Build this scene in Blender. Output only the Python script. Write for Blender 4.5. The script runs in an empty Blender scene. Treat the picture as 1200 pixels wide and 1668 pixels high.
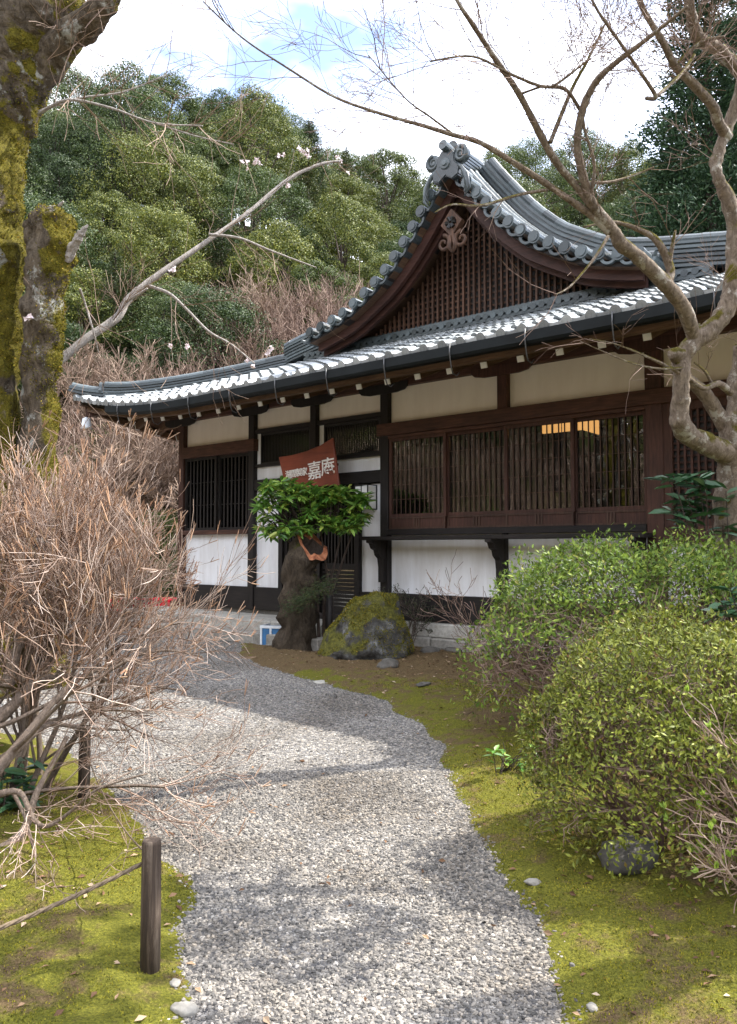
import bpy, bmesh, math, random
import numpy as np
from mathutils import Vector, Matrix, noise
PI = math.pi
SC = bpy.context.scene
COL = SC.collection
# ------------------------------------------------------------------ camera
F_PX, IW, IH = 1250.0, 1200.0, 1668.0
PITCH = math.atan(61 / F_PX)
cam = bpy.data.cameras.new('camera'); co = bpy.data.objects.new('camera', cam); COL.objects.link(co)
cam.sensor_fit = 'VERTICAL'; cam.sensor_height = 24.0; cam.lens = 24.0 * F_PX / IH
cam.clip_start = 0.05; cam.clip_end = 1500
co.location = (0, 0, 1.6); co.rotation_euler = (PI / 2 + PITCH, 0, 0)
SC.camera = co
# ------------------------------------------------------------------ light
SUN_AZ, SUN_EL = math.radians(78), math.radians(52)      # azimuth: clockwise from straight ahead
sun = bpy.data.lights.new('sun', 'SUN'); so = bpy.data.objects.new('sun', sun); COL.objects.link(so)
sun.energy = 2.3; sun.angle = math.radians(0.55); sun.color = (1.0, 0.955, 0.88)
sd = Vector((math.sin(SUN_AZ) * math.cos(SUN_EL), math.cos(SUN_AZ) * math.cos(SUN_EL), math.sin(SUN_EL)))
so.rotation_euler = sd.to_track_quat('Z', 'Y').to_euler(); so.location = sd * 60
W = bpy.data.worlds.new('World'); SC.world = W; W.use_nodes = True
wt = W.node_tree; wt.nodes.clear()
def wn(t, **k):
    n = wt.nodes.new(t)
    for a, b in k.items(): setattr(n, a, b)
    return n
sky = wn('ShaderNodeTexSky', sky_type='NISHITA', sun_disc=False, sun_elevation=SUN_EL, sun_rotation=SUN_AZ, air_density=0.55, dust_density=0.15, ozone_density=1.6)
tc = wn('ShaderNodeTexCoord'); mp = wn('ShaderNodeMapping'); mp.inputs['Scale'].default_value = (1.5, 1.5, 3.2); mp.inputs['Location'].default_value = (0.0, 0.0, 0.05)
nz = wn('ShaderNodeTexNoise'); nz.inputs['Scale'].default_value = 1.25; nz.inputs['Detail'].default_value = 6; nz.inputs['Roughness'].default_value = 0.5
rp = wn('ShaderNodeValToRGB'); rp.color_ramp.elements[0].position = 0.40; rp.color_ramp.elements[1].position = 0.68; rp.color_ramp.elements[0].color = (.04, .04, .04, 1)
mx = wn('ShaderNodeMixRGB'); mx.inputs['Color2'].default_value = (9.4, 9.3, 9.3, 1)
bg = wn('ShaderNodeBackground'); bg.inputs['Strength'].default_value = 0.15
wo = wn('ShaderNodeOutputWorld')
L = wt.links.new
L(tc.outputs['Generated'], mp.inputs['Vector']); L(mp.outputs['Vector'], nz.inputs['Vector']); L(nz.outputs['Fac'], rp.inputs['Fac'])
L(rp.outputs['Color'], mx.inputs['Fac']); L(sky.outputs['Color'], mx.inputs['Color1']); L(mx.outputs['Color'], bg.inputs['Color']); L(bg.outputs['Background'], wo.inputs['Surface'])
SC.view_settings.view_transform = 'Standard'; SC.view_settings.look = 'None'; SC.view_settings.gamma = 1.0; SC.view_settings.use_curve_mapping = False
SC.view_settings.exposure = 2.2
# ------------------------------------------------------------------ pixel <-> place
def ray(x, y):
    dx = (x - 600) / F_PX; dy = (834 - y) / F_PX
    return Vector((dx, math.cos(PITCH) - dy * math.sin(PITCH), dy * math.cos(PITCH) + math.sin(PITCH)))
def at(x, y, Y):
    d = ray(x, y); t = Y / d.y
    return Vector((t * d.x, Y, 1.6 + t * d.z))
def sstep(a, b, t):
    t = np.clip((np.asarray(t, float) - a) / (b - a), 0, 1); return t * t * (3 - 2 * t)
def gz(x, y):                                            # courtyard rises a little towards the house
    return 0.19 * sstep(6.0, 11.6, y)
def gp(x, y):
    z = 0.0
    for _ in range(6):
        d = ray(x, y); t = (z - 1.6) / d.z; p = Vector((t * d.x, t * d.y, z)); z = float(gz(p.x, p.y))
    p.z = z; return p
# ------------------------------------------------------------------ materials
MAT = {}
class NT:
    def __init__(s, name):
        s.m = bpy.data.materials.new(name); s.m.use_nodes = True; s.t = s.m.node_tree; s.t.nodes.clear()
        s.out = s.t.nodes.new('ShaderNodeOutputMaterial'); MAT[name] = s.m
    def n(s, t, ins=None, **k):
        n = s.t.nodes.new(t)
        for a, b in k.items(): setattr(n, a, b)
        for a, b in (ins or {}).items():
            if isinstance(b, tuple) and len(b) == 2 and hasattr(b[0], 'outputs'): s.t.links.new(b[0].outputs[b[1]], n.inputs[a])
            else: n.inputs[a].default_value = b
        return n
    def coord(s, kind='Object', scale=(1, 1, 1)):
        c = s.n('ShaderNodeTexCoord'); return s.n('ShaderNodeMapping', {'Vector': (c, kind), 'Scale': scale})
    def noise(s, vec, scale, detail=4, rough=0.55, dist=0.0):
        return s.n('ShaderNodeTexNoise', {'Vector': (vec, 'Vector'), 'Scale': scale, 'Detail': detail, 'Roughness': rough, 'Distortion': dist})
    def ramp(s, src, stops, out=0):
        r = s.n('ShaderNodeValToRGB', {'Fac': (src, out)}); e = r.color_ramp.elements
        while len(e) < len(stops): e.new(0.5)
        for i, (p, c) in enumerate(stops):
            e[i].position = p; e[i].color = c if len(c) == 4 else (*c, 1)
        return r
    def mix(s, fac, a, b, bt='MIX'):
        n = s.n('ShaderNodeMixRGB', blend_type=bt)
        for k, v in (('Fac', fac), ('Color1', a), ('Color2', b)):
            if isinstance(v, tuple) and hasattr(v[0], 'outputs'): s.t.links.new(v[0].outputs[v[1]], n.inputs[k])
            else: n.inputs[k].default_value = v if not isinstance(v, tuple) or len(v) == 4 else (*v, 1)
        return n
    def bump(s, src, strength, dist, out='Fac', nrm=None):
        i = {'Height': (src, out), 'Strength': strength, 'Distance': dist}
        if nrm: i['Normal'] = (nrm, 'Normal')
        return s.n('ShaderNodeBump', i)
    def bsdf(s, col, rough=0.7, bump=None, spec=0.5, **k):
        i = {'Base Color': col, 'Roughness': rough, 'Specular IOR Level': spec}; i.update(k)
        if bump: i['Normal'] = (bump, 'Normal')
        b = s.n('ShaderNodeBsdfPrincipled', i); s.t.links.new(b.outputs[0], s.out.inputs[0]); return b
def c4(c): return (*c, 1)
def wood(name, dark, light, rough=0.65, axis=2, sc=1.0):
    m = NT(name); s = [14 * sc] * 3; s[axis] = 1.2 * sc
    oi = m.n('ShaderNodeObjectInfo'); c = m.n('ShaderNodeTexCoord')
    add = m.n('ShaderNodeVectorMath', {0: (c, 'Object'), 1: (oi, 'Location')}, operation='ADD')
    v = m.n('ShaderNodeMapping', {'Vector': (add, 'Vector'), 'Scale': tuple(s)})
    a = m.noise(v, 3.0, 6, 0.65, 0.4); r = m.ramp(a, [(0.28, dark), (0.75, light)])
    v2 = m.n('ShaderNodeMapping', {'Vector': (add, 'Vector'), 'Scale': (1, 1, 1)}); st = m.noise(v2, 2.2, 3)
    rs = m.ramp(st, [(0.35, (0.6, 0.6, 0.6)), (0.65, (1.1, 1.1, 1.1))]); mm = m.mix(0.8, (r, 'Color'), (rs, 'Color'), 'MULTIPLY')
    m.bsdf((mm, 'Color'), rough, m.bump(a, 0.35, 0.006), 0.35)
    return m
wood('wood_dark', (0.007, 0.0055, 0.005), (0.024, 0.018, 0.0155))
wood('wood_dark_h', (0.007, 0.0055, 0.005), (0.024, 0.018, 0.0155), axis=0)
wood('wood_red', (0.032, 0.013, 0.009), (0.105, 0.044, 0.029))
wood('wood_red_h', (0.036, 0.015, 0.010), (0.125, 0.054, 0.035), axis=0)
wood('wood_slat', (0.035, 0.018, 0.012), (0.105, 0.055, 0.036))
wood('wood_barge', (0.026, 0.010, 0.007), (0.085, 0.034, 0.023), axis=0, sc=0.7)
wood('wood_raft', (0.055, 0.030, 0.017), (0.15, 0.085, 0.048), axis=1)
wood('wood_fascia', (0.065, 0.036, 0.020), (0.18, 0.105, 0.062), axis=0)
wood('wood_gable', (0.012, 0.008, 0.006), (0.15, 0.072, 0.040))
wood('wood_sign', (0.16, 0.034, 0.018), (0.27, 0.062, 0.030), 0.45, axis=0, sc=0.5)
def post_mat():
    m = NT('post_wood'); v = m.coord(scale=(26, 26, 1.6)); a = m.noise(v, 2.0, 6, 0.7, 0.6)
    r = m.ramp(a, [(0.3, (0.020, 0.014, 0.010)), (0.52, (0.065, 0.045, 0.032)), (0.8, (0.21, 0.165, 0.125))])
    m.bsdf((r, 'Color'), 0.8, m.bump(a, 0.9, 0.008), 0.3)
post_mat()
def plaster(name, col, stain):
    m = NT(name); v = m.coord('Object'); a = m.noise(v, 0.9, 5, 0.6); g = m.noise(v, 60, 3)
    v2 = m.coord('Object', (3.0, 3.0, 0.5)); b = m.noise(v2, 1.4, 5, 0.65)
    r = m.ramp(a, [(0.3, tuple(x * 0.90 for x in col)), (0.7, col)]); rb = m.ramp(b, [(0.40, stain), (0.62, (1, 1, 1))])
    mm = m.mix(0.4, (r, 'Color'), (rb, 'Color'), 'MULTIPLY')
    m.bsdf((mm, 'Color'), 0.88, m.bump(g, 0.12, 0.003), 0.2)
plaster('plaster_white', (0.88, 0.88, 0.89), (0.66, 0.62, 0.57))
plaster('plaster_beige', (0.85, 0.77, 0.67), (0.86, 0.83, 0.80))
plaster('white_paint', (0.80, 0.79, 0.76), (0.8, 0.8, 0.8))
def tile_mat(name, dark, light, rough=0.34):
    m = NT(name); oi = m.n('ShaderNodeObjectInfo'); g = m.n('ShaderNodeNewGeometry'); v = m.coord('Object')
    a = m.noise(v, 5, 5, 0.6); s = m.noise(v, 38, 3)
    ad = m.n('ShaderNodeMath', {0: (oi, 'Random'), 1: (g, 'Random Per Island')}, operation='ADD')
    fr = m.n('ShaderNodeMath', {0: (ad, 'Value')}, operation='FRACT')
    r = m.ramp(fr, [(0.0, dark), (0.75, light), (1.0, tuple(x * 1.35 for x in light))])
    ra = m.ramp(a, [(0.3, (0.62, 0.64, 0.62)), (0.7, (1.08, 1.08, 1.08))]); mm = m.mix(0.85, (r, 'Color'), (ra, 'Color'), 'MULTIPLY')
    rr = m.ramp(s, [(0.35, (rough - 0.08,) * 3), (0.7, (rough + 0.16,) * 3)])
    b = m.bsdf((mm, 'Color'), 0.4, m.bump(s, 0.18, 0.004), 0.6); m.t.links.new(rr.outputs['Color'], b.inputs['Roughness'])
tile_mat('tile', (0.20, 0.215, 0.225), (0.36, 0.375, 0.38), 0.28)
tile_mat('tile_ridge', (0.022, 0.030, 0.033), (0.070, 0.088, 0.095), 0.34)
def simple(name, col, rough=0.6, spec=0.5, var=0.0, sc=8, **k):
    m = NT(name)
    if var:
        v = m.coord('Object'); a = m.noise(v, sc, 5, 0.6)
        r = m.ramp(a, [(0.3, tuple(x * (1 - var) for x in col)), (0.7, tuple(min(1, x * (1 + var)) for x in col))])
        m.bsdf((r, 'Color'), rough, m.bump(a, 0.2, 0.004), spec, **k)
    else: m.bsdf(c4(col), rough, None, spec, **k)
simple('gutter', (0.007, 0.0095, 0.0105), 0.6, 0.2, 0.35, 4)
simple('iron', (0.09, 0.09, 0.09), 0.45, 0.5, 0.3, Metallic=0.6)
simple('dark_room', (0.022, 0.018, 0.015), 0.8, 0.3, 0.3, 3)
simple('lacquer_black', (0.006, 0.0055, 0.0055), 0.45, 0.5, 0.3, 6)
simple('paper', (0.78, 0.77, 0.73), 0.7, 0.3, 0.04)
simple('red_cloth', (0.62, 0.018, 0.035), 0.85, 0.2, 0.2, 5)
simple('blue_plastic', (0.05, 0.17, 0.36), 0.4, 0.5, 0.25, 6)
simple('white_plastic', (0.72, 0.75, 0.78), 0.4, 0.5, 0.1, 6)
simple('sign_ink', (0.78, 0.74, 0.68), 0.5, 0.4, 0.1, 30)
simple('rope', (0.14, 0.105, 0.07), 0.9, 0.2, 0.4, 60)
simple('petal', (0.86, 0.76, 0.78), 0.6, 0.3, 0.05)
def glass_mat():
    m = NT('glass'); f = m.n('ShaderNodeFresnel', {'IOR': 1.5}); g = m.n('ShaderNodeBsdfGlossy', {'Roughness': 0.015}); t = m.n('ShaderNodeBsdfTransparent', {'Color': (0.85, 0.88, 0.86, 1)})
    mm = m.n('ShaderNodeMath', {0: (f, 'Fac'), 1: 2.0}, operation='MULTIPLY'); mm.use_clamp = True
    x = m.n('ShaderNodeMixShader', {0: (mm, 'Value'), 1: (t, 'BSDF'), 2: (g, 'BSDF')}); m.t.links.new(x.outputs[0], m.out.inputs[0])
glass_mat()
def lamp_mat():
    m = NT('lamp_paper'); e = m.n('ShaderNodeEmission', {'Color': (1.0, 0.47, 0.15, 1), 'Strength': 0.27}); m.t.links.new(e.outputs[0], m.out.inputs[0])
lamp_mat()
def stone_mat(name, dark, light, sc=3.0, bumpd=0.02):
    m = NT(name); v = m.coord('Object'); a = m.noise(v, sc, 7, 0.65, 0.3); b = m.noise(v, sc * 9, 5, 0.6)
    r = m.ramp(a, [(0.3, dark), (0.7, light)]); rb = m.ramp(b, [(0.35, (0.65, 0.65, 0.65)), (0.65, (1.1, 1.1, 1.1))])
    mm = m.mix(0.7, (r, 'Color'), (rb, 'Color'), 'MULTIPLY'); b1 = m.bump(a, 0.5, bumpd)
    m.bsdf((mm, 'Color'), 0.85, m.bump(b, 0.5, bumpd * 0.3, nrm=b1), 0.3)
stone_mat('stone', (0.20, 0.185, 0.16), (0.36, 0.34, 0.30))
stone_mat('stone_light', (0.32, 0.30, 0.26), (0.50, 0.48, 0.43))
stone_mat('stone_dark', (0.06, 0.055, 0.048), (0.16, 0.148, 0.128))
def rock_mat():
    m = NT('rock_moss'); v = m.coord('Object'); a = m.noise(v, 2.6, 8, 0.68, 0.4); b = m.noise(v, 28, 5, 0.6); g = m.n('ShaderNodeNewGeometry')
    sp = m.n('ShaderNodeSeparateXYZ', {0: (g, 'Normal')}); vo = m.noise(v, 6, 6, 0.7)
    rk = m.ramp(vo, [(0.36, (0.018, 0.016, 0.014)), (0.56, (0.075, 0.072, 0.066)), (0.66, (0.16, 0.16, 0.155)), (0.74, (0.40, 0.41, 0.42))])
    ms = m.ramp(b, [(0.3, (0.035, 0.034, 0.010)), (0.55, (0.095, 0.092, 0.018)), (0.8, (0.20, 0.17, 0.040))])
    a2 = m.n('ShaderNodeMath', {0: (a, 'Fac'), 1: -1.9}, operation='MULTIPLY'); s2 = m.n('ShaderNodeMath', {0: (sp, 'Z'), 1: (a2, 'Value')}, operation='ADD')
    k = m.ramp(s2, [(0.0, (0, 0, 0)), (0.01, (0, 0, 0))]); m.t.nodes.remove(k)
    mr = m.n('ShaderNodeMapRange', {'Value': (s2, 'Value'), 'From Min': -0.66, 'From Max': -0.50})
    mm = m.mix((mr, 'Result'), (rk, 'Color'), (ms, 'Color')); b1 = m.bump(a, 0.6, 0.06)
    m.bsdf((mm, 'Color'), 0.9, m.bump(b, 0.8, 0.02, nrm=b1), 0.2)
rock_mat()
def bark_mat(name, dark, light, moss, amount, sc=1.0, lichen=None, side=(0, 0, 1)):
    m = NT(name); v = m.coord('Object', (1, 1, 0.45)); w = m.coord('Object'); a = m.noise(v, 16 * sc, 9, 0.74, 0.9); b = m.noise(w, 90 * sc, 4, 0.65); p = m.noise(w, 2.6 * sc, 5, 0.6)
    r = m.ramp(a, [(0.3, dark), (0.68, light)])
    if lichen:
        lv = m.noise(w, 4.5 * sc, 6, 0.7); lr = m.ramp(lv, [(0.56, (0, 0, 0)), (0.62, (1, 1, 1))]); r = m.mix((lr, 'Color'), (r, 'Color'), lichen)
    ms = m.ramp(b, [(0.3, tuple(x * 0.4 for x in moss)), (0.7, tuple(min(1, x * 1.35) for x in moss))]); mv = m.noise(w, 7 * sc, 6, 0.7); mvr = m.ramp(mv, [(0.32, (.35, .30, .25)), (0.6, (1.15, 1.1, 1))]); ms = m.mix(0.9, (ms, 'Color'), (mvr, 'Color'), 'MULTIPLY')
    g = m.n('ShaderNodeNewGeometry'); dt = m.n('ShaderNodeVectorMath', {0: (g, 'Normal'), 1: side}, operation='DOT_PRODUCT')
    h = m.n('ShaderNodeMath', {0: (dt, 'Value'), 1: 0.32}, operation='MULTIPLY'); h2 = m.n('ShaderNodeMath', {0: (h, 'Value'), 1: (p, 'Fac')}, operation='ADD')
    mr = m.n('ShaderNodeMapRange', {'Value': (h2, 'Value'), 'From Min': 0.65 - amount, 'From Max': 0.71 - amount})
    mm = m.mix((mr, 'Result'), (r, 'Color'), (ms, 'Color')); b1 = m.bump(a, 1.0, 0.05 / sc)
    m.bsdf((mm, 'Color'), 0.9, m.bump(b, 0.8, 0.014 / sc, nrm=b1), 0.2)
bark_mat('bark_mossy', (0.022, 0.016, 0.011), (0.22, 0.175, 0.125), (0.165, 0.145, 0.018), -0.05, 1.0, (0.42, 0.42, 0.38), (1.1, -0.3, 0.3))
bark_mat('bark_maple', (0.075, 0.052, 0.036), (0.36, 0.285, 0.215), (0.15, 0.13, 0.020), 0.0, 1.6, (0.46, 0.42, 0.36), (0, -0.3, 0.8))
bark_mat('bark_stump', (0.018, 0.013, 0.009), (0.105, 0.080, 0.055), (0.075, 0.075, 0.018), -0.05, 1.2)
bark_mat('bark_twig', (0.085, 0.060, 0.045), (0.31, 0.24, 0.185), (0.2, 0.17, 0.1), -0.6, 3.0)
bark_mat('bark_pale', (0.22, 0.19, 0.17), (0.52, 0.475, 0.43), (0.2, 0.18, 0.05), -0.28, 2.0)
bark_mat('bark_dark', (0.030, 0.022, 0.018), (0.11, 0.082, 0.066), (0.08, 0.08, 0.02), -0.25, 1.5)
def twig_mat(name, stops):
    m = NT(name); g = m.n('ShaderNodeNewGeometry'); r = m.ramp(g, stops, 'Random Per Island')
    v = m.coord('Object'); a = m.noise(v, 40, 3); m.bsdf((r, 'Color'), 0.8, m.bump(a, 0.3, 0.004), 0.25)
twig_mat('twig_tan', [(0.0, (0.11, 0.062, 0.040)), (0.35, (0.225, 0.150, 0.110)), (0.75, (0.345, 0.255, 0.200)), (1.0, (0.48, 0.39, 0.33))])
twig_mat('twig_rust', [(0.0, (0.18, 0.095, 0.055)), (0.5, (0.34, 0.20, 0.12)), (1.0, (0.46, 0.32, 0.22))])
twig_mat('twig_brown', [(0.0, (0.13, 0.085, 0.06)), (0.6, (0.27, 0.19, 0.14)), (1.0, (0.40, 0.30, 0.23))])
twig_mat('twig_dark', [(0.0, (0.04, 0.03, 0.024)), (1.0, (0.13, 0.10, 0.08))])
twig_mat('twig_plum', [(0.0, (0.10, 0.062, 0.048)), (0.6, (0.21, 0.14, 0.108)), (1.0, (0.33, 0.24, 0.185))])
twig_mat('litter', [(0.0, (0.07, 0.035, 0.018)), (0.5, (0.17, 0.095, 0.05)), (0.85, (0.30, 0.20, 0.12)), (1.0, (0.42, 0.34, 0.25))])
def leaf_mat(name, stops, rough=0.45, trans=0.25, tree=False, spec=0.4):
    m = NT(name); g = m.n('ShaderNodeNewGeometry'); r = m.ramp(g, stops, 'Random Per Island'); col = (r, 'Color')
    if tree:
        oi = m.n('ShaderNodeObjectInfo'); hr = m.ramp(oi, [(0.0, (0.32, 0.52, 0.46)), (0.4, (0.66, 0.84, 0.68)), (0.7, (1.05, 1.08, 0.80)), (1.0, (1.6, 1.45, 0.80))], 'Random')
        mm = m.mix(0.9, col, (hr, 'Color'), 'MULTIPLY'); col = (mm, 'Color')
    b = m.bsdf(col, rough, None, spec); t = m.n('ShaderNodeBsdfTranslucent', {'Color': col})
    x = m.n('ShaderNodeMixShader', {0: trans, 1: (b, 'BSDF'), 2: (t, 'BSDF')}); m.t.links.new(x.outputs[0], m.out.inputs[0])
leaf_mat('leaf_tree', [(0.0, (0.028, 0.044, 0.011)), (0.5, (0.070, 0.094, 0.021)), (0.85, (0.125, 0.145, 0.034)), (1.0, (0.19, 0.195, 0.055))], 0.5, 0.14, True)
leaf_mat('leaf_cedar', [(0.0, (0.012, 0.034, 0.014)), (0.6, (0.028, 0.066, 0.026)), (1.0, (0.055, 0.100, 0.040))], 0.6, 0.1)
leaf_mat('leaf_pine', [(0.0, (0.025, 0.042, 0.016)), (0.6, (0.055, 0.074, 0.022)), (1.0, (0.11, 0.10, 0.030))], 0.6, 0.1, True)
leaf_mat('leaf_azalea', [(0.0, (0.060, 0.105, 0.018)), (0.5, (0.155, 0.235, 0.034)), (0.9, (0.27, 0.35, 0.055)), (1.0, (0.34, 0.31, 0.08))], 0.45, 0.3, spec=.25)
leaf_mat('leaf_clipped', [(0.0, (0.060, 0.070, 0.014)), (0.4, (0.14, 0.165, 0.024)), (0.8, (0.26, 0.29, 0.042)), (0.93, (0.31, 0.32, 0.06)), (1.0, (0.19, 0.09, 0.035))], 0.45, 0.2, spec=0.25)
leaf_mat('leaf_bud', [(0.0, (0.17, 0.27, 0.035)), (0.6, (0.30, 0.42, 0.06)), (1.0, (0.42, 0.52, 0.10))], 0.45, 0.4)
leaf_mat('leaf_glossy', [(0.0, (0.018, 0.055, 0.022)), (0.6, (0.040, 0.105, 0.042)), (1.0, (0.075, 0.155, 0.070))], 0.28, 0.12, spec=0.6)
leaf_mat('leaf_shrub', [(0.0, (0.055, 0.145, 0.025)), (0.5, (0.13, 0.27, 0.042)), (0.85, (0.25, 0.39, 0.065)), (1.0, (0.42, 0.46, 0.10))], 0.34, 0.22, spec=0.5)
leaf_mat('moss_tuft', [(0.0, (0.055, 0.060, 0.012)), (0.4, (0.155, 0.155, 0.020)), (0.75, (0.30, 0.275, 0.028)), (0.93, (0.38, 0.32, 0.04)), (1.0, (0.27, 0.16, 0.05))], 0.8, 0.3, spec=0.15)
leaf_mat('moss_dark', [(0.0, (0.045, 0.045, 0.010)), (0.4, (0.12, 0.115, 0.016)), (0.8, (0.26, 0.225, 0.024)), (1.0, (0.33, 0.22, 0.04))], 0.85, 0.2, spec=0.1)
def moss_mat():
    m = NT('moss'); v = m.coord('Object'); a = m.noise(v, 1.3, 6, 0.62, 0.3); b = m.noise(v, 7, 6, 0.65); c = m.noise(v, 85, 4, 0.7)
    r1 = m.ramp(c, [(0.3, (0.050, 0.052, 0.010)), (0.55, (0.135, 0.132, 0.020)), (0.8, (0.29, 0.26, 0.035))])
    r2 = m.ramp(c, [(0.3, (0.060, 0.040, 0.020)), (0.55, (0.13, 0.090, 0.045)), (0.8, (0.24, 0.17, 0.09))])
    ad = m.n('ShaderNodeMath', {0: (a, 'Fac'), 1: (b, 'Fac')}, operation='ADD')
    at_ = m.n('ShaderNodeAttribute', attribute_name='bare'); ad2 = m.n('ShaderNodeMath', {0: (ad, 'Value'), 1: (at_, 'Fac')}, operation='ADD')
    mr = m.n('ShaderNodeMapRange', {'Value': (ad2, 'Value'), 'From Min': 1.03, 'From Max': 1.20})
    mm = m.mix((mr, 'Result'), (r1, 'Color'), (r2, 'Color')); b1 = m.bump(b, 0.6, 0.05)
    m.bsdf((mm, 'Color'), 0.95, m.bump(c, 0.9, 0.018, nrm=b1), 0.1)
moss_mat()
def gravel_mat():
    m = NT('gravel'); v = m.coord('Object'); vo = m.n('ShaderNodeTexVoronoi', {'Vector': (v, 'Vector'), 'Scale': 62.0}); sp = m.n('ShaderNodeSeparateColor', {0: (vo, 'Color')})
    r = m.ramp(sp, [(0.0, (0.07, 0.07, 0.075)), (0.35, (0.15, 0.145, 0.142)), (0.7, (0.24, 0.225, 0.205)), (1.0, (0.42, 0.40, 0.37))], 'Red')
    vb = m.n('ShaderNodeTexVoronoi', {'Vector': (v, 'Vector'), 'Scale': 62.0}); nzz = m.noise(v, 1.1, 5)
    rn = m.ramp(nzz, [(0.35, (0.60, 0.56, 0.51)), (0.65, (0.98, 0.97, 0.95))]); mm = m.mix(0.8, (r, 'Color'), (rn, 'Color'), 'MULTIPLY')
    inv = m.n('ShaderNodeMath', {0: 1.0, 1: (vb, 'Distance')}, operation='SUBTRACT')
    m.bsdf((mm, 'Color'), 0.85, m.bump(inv, 0.9, 0.014, 'Value'), 0.25)
gravel_mat()
def pebble_mat(stops):
    m = NT('pebble'); g = m.n('ShaderNodeNewGeometry'); r = m.ramp(g, stops, 'Random Per Island'); v = m.coord('Object'); a = m.noise(v, 1.1, 5, 0.65, 0.4); b = m.noise(v, 0.45, 3)
    ra = m.ramp(a, [(0.34, (0.62, 0.58, 0.53)), (0.52, (0.92, 0.90, 0.87)), (0.7, (1.05, 1.04, 1.02))]); mm = m.mix(1.0, (r, 'Color'), (ra, 'Color'), 'MULTIPLY'); f = m.noise(v, 120, 3)
    m.bsdf((mm, 'Color'), 0.85, m.bump(f, 0.3, 0.003), 0.25)
pebble_mat([(0.0, (0.075, 0.073, 0.070)), (0.3, (0.155, 0.148, 0.138)), (0.62, (0.225, 0.210, 0.19)), (0.88, (0.31, 0.282, 0.245)), (0.97, (0.39, 0.345, 0.29)), (1.0, (0.52, 0.49, 0.45))])
def earth_mat(name, dark, light, green):
    m = NT(name); v = m.coord('Object'); a = m.noise(v, 0.35, 6, 0.65); b = m.noise(v, 4.0, 8, 0.7)
    r = m.ramp(b, [(0.3, dark), (0.7, light)]); rg = m.ramp(a, [(0.45, (0, 0, 0)), (0.62, (1, 1, 1))]); mm = m.mix((rg, 'Color'), (r, 'Color'), green)
    m.bsdf((mm, 'Color'), 0.95, m.bump(b, 0.8, 0.08), 0.1)
earth_mat('earth', (0.08, 0.055, 0.035), (0.20, 0.145, 0.095), (0.10, 0.10, 0.025))
earth_mat('hill_earth', (0.055, 0.038, 0.022), (0.16, 0.115, 0.065), (0.055, 0.065, 0.016))
def cutwood_mat():
    m = NT('cut_wood'); v = m.coord('Object'); a = m.noise(v, 11, 7, 0.7, 0.8)
    r = m.ramp(a, [(0.3, (0.11, 0.035, 0.02)), (0.5, (0.34, 0.125, 0.06)), (0.75, (0.52, 0.27, 0.15))]); m.bsdf((r, 'Color'), 0.8, m.bump(a, 0.7, 0.02), 0.2)
cutwood_mat()
# ------------------------------------------------------------------ mesh helpers
def np_mesh(name, verts, faces, mat, smooth=False):
    verts = np.asarray(verts, np.float32); me = bpy.data.meshes.new(name)
    me.vertices.add(len(verts)); me.vertices.foreach_set('co', verts.ravel())
    if isinstance(faces, np.ndarray):
        n, k = faces.shape; flat = faces.ravel().astype(np.int32); st = np.arange(n, dtype=np.int32) * k; tot = np.full(n, k, np.int32)
    else:
        n = len(faces); tot = np.fromiter((len(f) for f in faces), np.int32, n); st = np.zeros(n, np.int32); st[1:] = np.cumsum(tot)[:-1]
        flat = np.fromiter((i for f in faces for i in f), np.int32)
    me.loops.add(len(flat)); me.loops.foreach_set('vertex_index', flat); me.polygons.add(n); me.polygons.foreach_set('loop_start', st); me.polygons.foreach_set('loop_total', tot)
    me.polygons.foreach_set('use_smooth', np.full(n, bool(smooth)))
    me.update(calc_edges=True); me.validate(); me.materials.append(MAT[mat]); return me
def link(name, me, parent=None, loc=None, mtx=None, scale=None):
    o = bpy.data.objects.new(name, me); COL.objects.link(o); o.parent = parent
    if parent is not None and name in SMALL: o['kind'] = 'stuff'
    if mtx is not None: o.matrix_local = mtx
    if loc is not None: o.location = loc
    if scale is not None: o.scale = scale
    return o
SMALL = {'twigs', 'fine_twigs', 'leaves', 'needles', 'buds', 'shoots', 'branches', 'blossom', 'stems', 'boughs', 'crown'}
def tag(o, label=None, cat=None, group=None, kind=None):
    for k, v in (('label', label), ('category', cat), ('group', group), ('kind', kind)):
        if v: o[k] = v
    return o
def empty(name, loc=(0, 0, 0), rz=0):
    o = bpy.data.objects.new(name, None); COL.objects.link(o); o.location = loc; o.rotation_euler = (0, 0, rz); o.empty_display_size = 0.2; return o
def copy_tree(o, parent=None):
    c = o.copy(); COL.objects.link(c); c.parent = parent
    for ch in o.children: copy_tree(ch, c)
    return c
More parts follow.
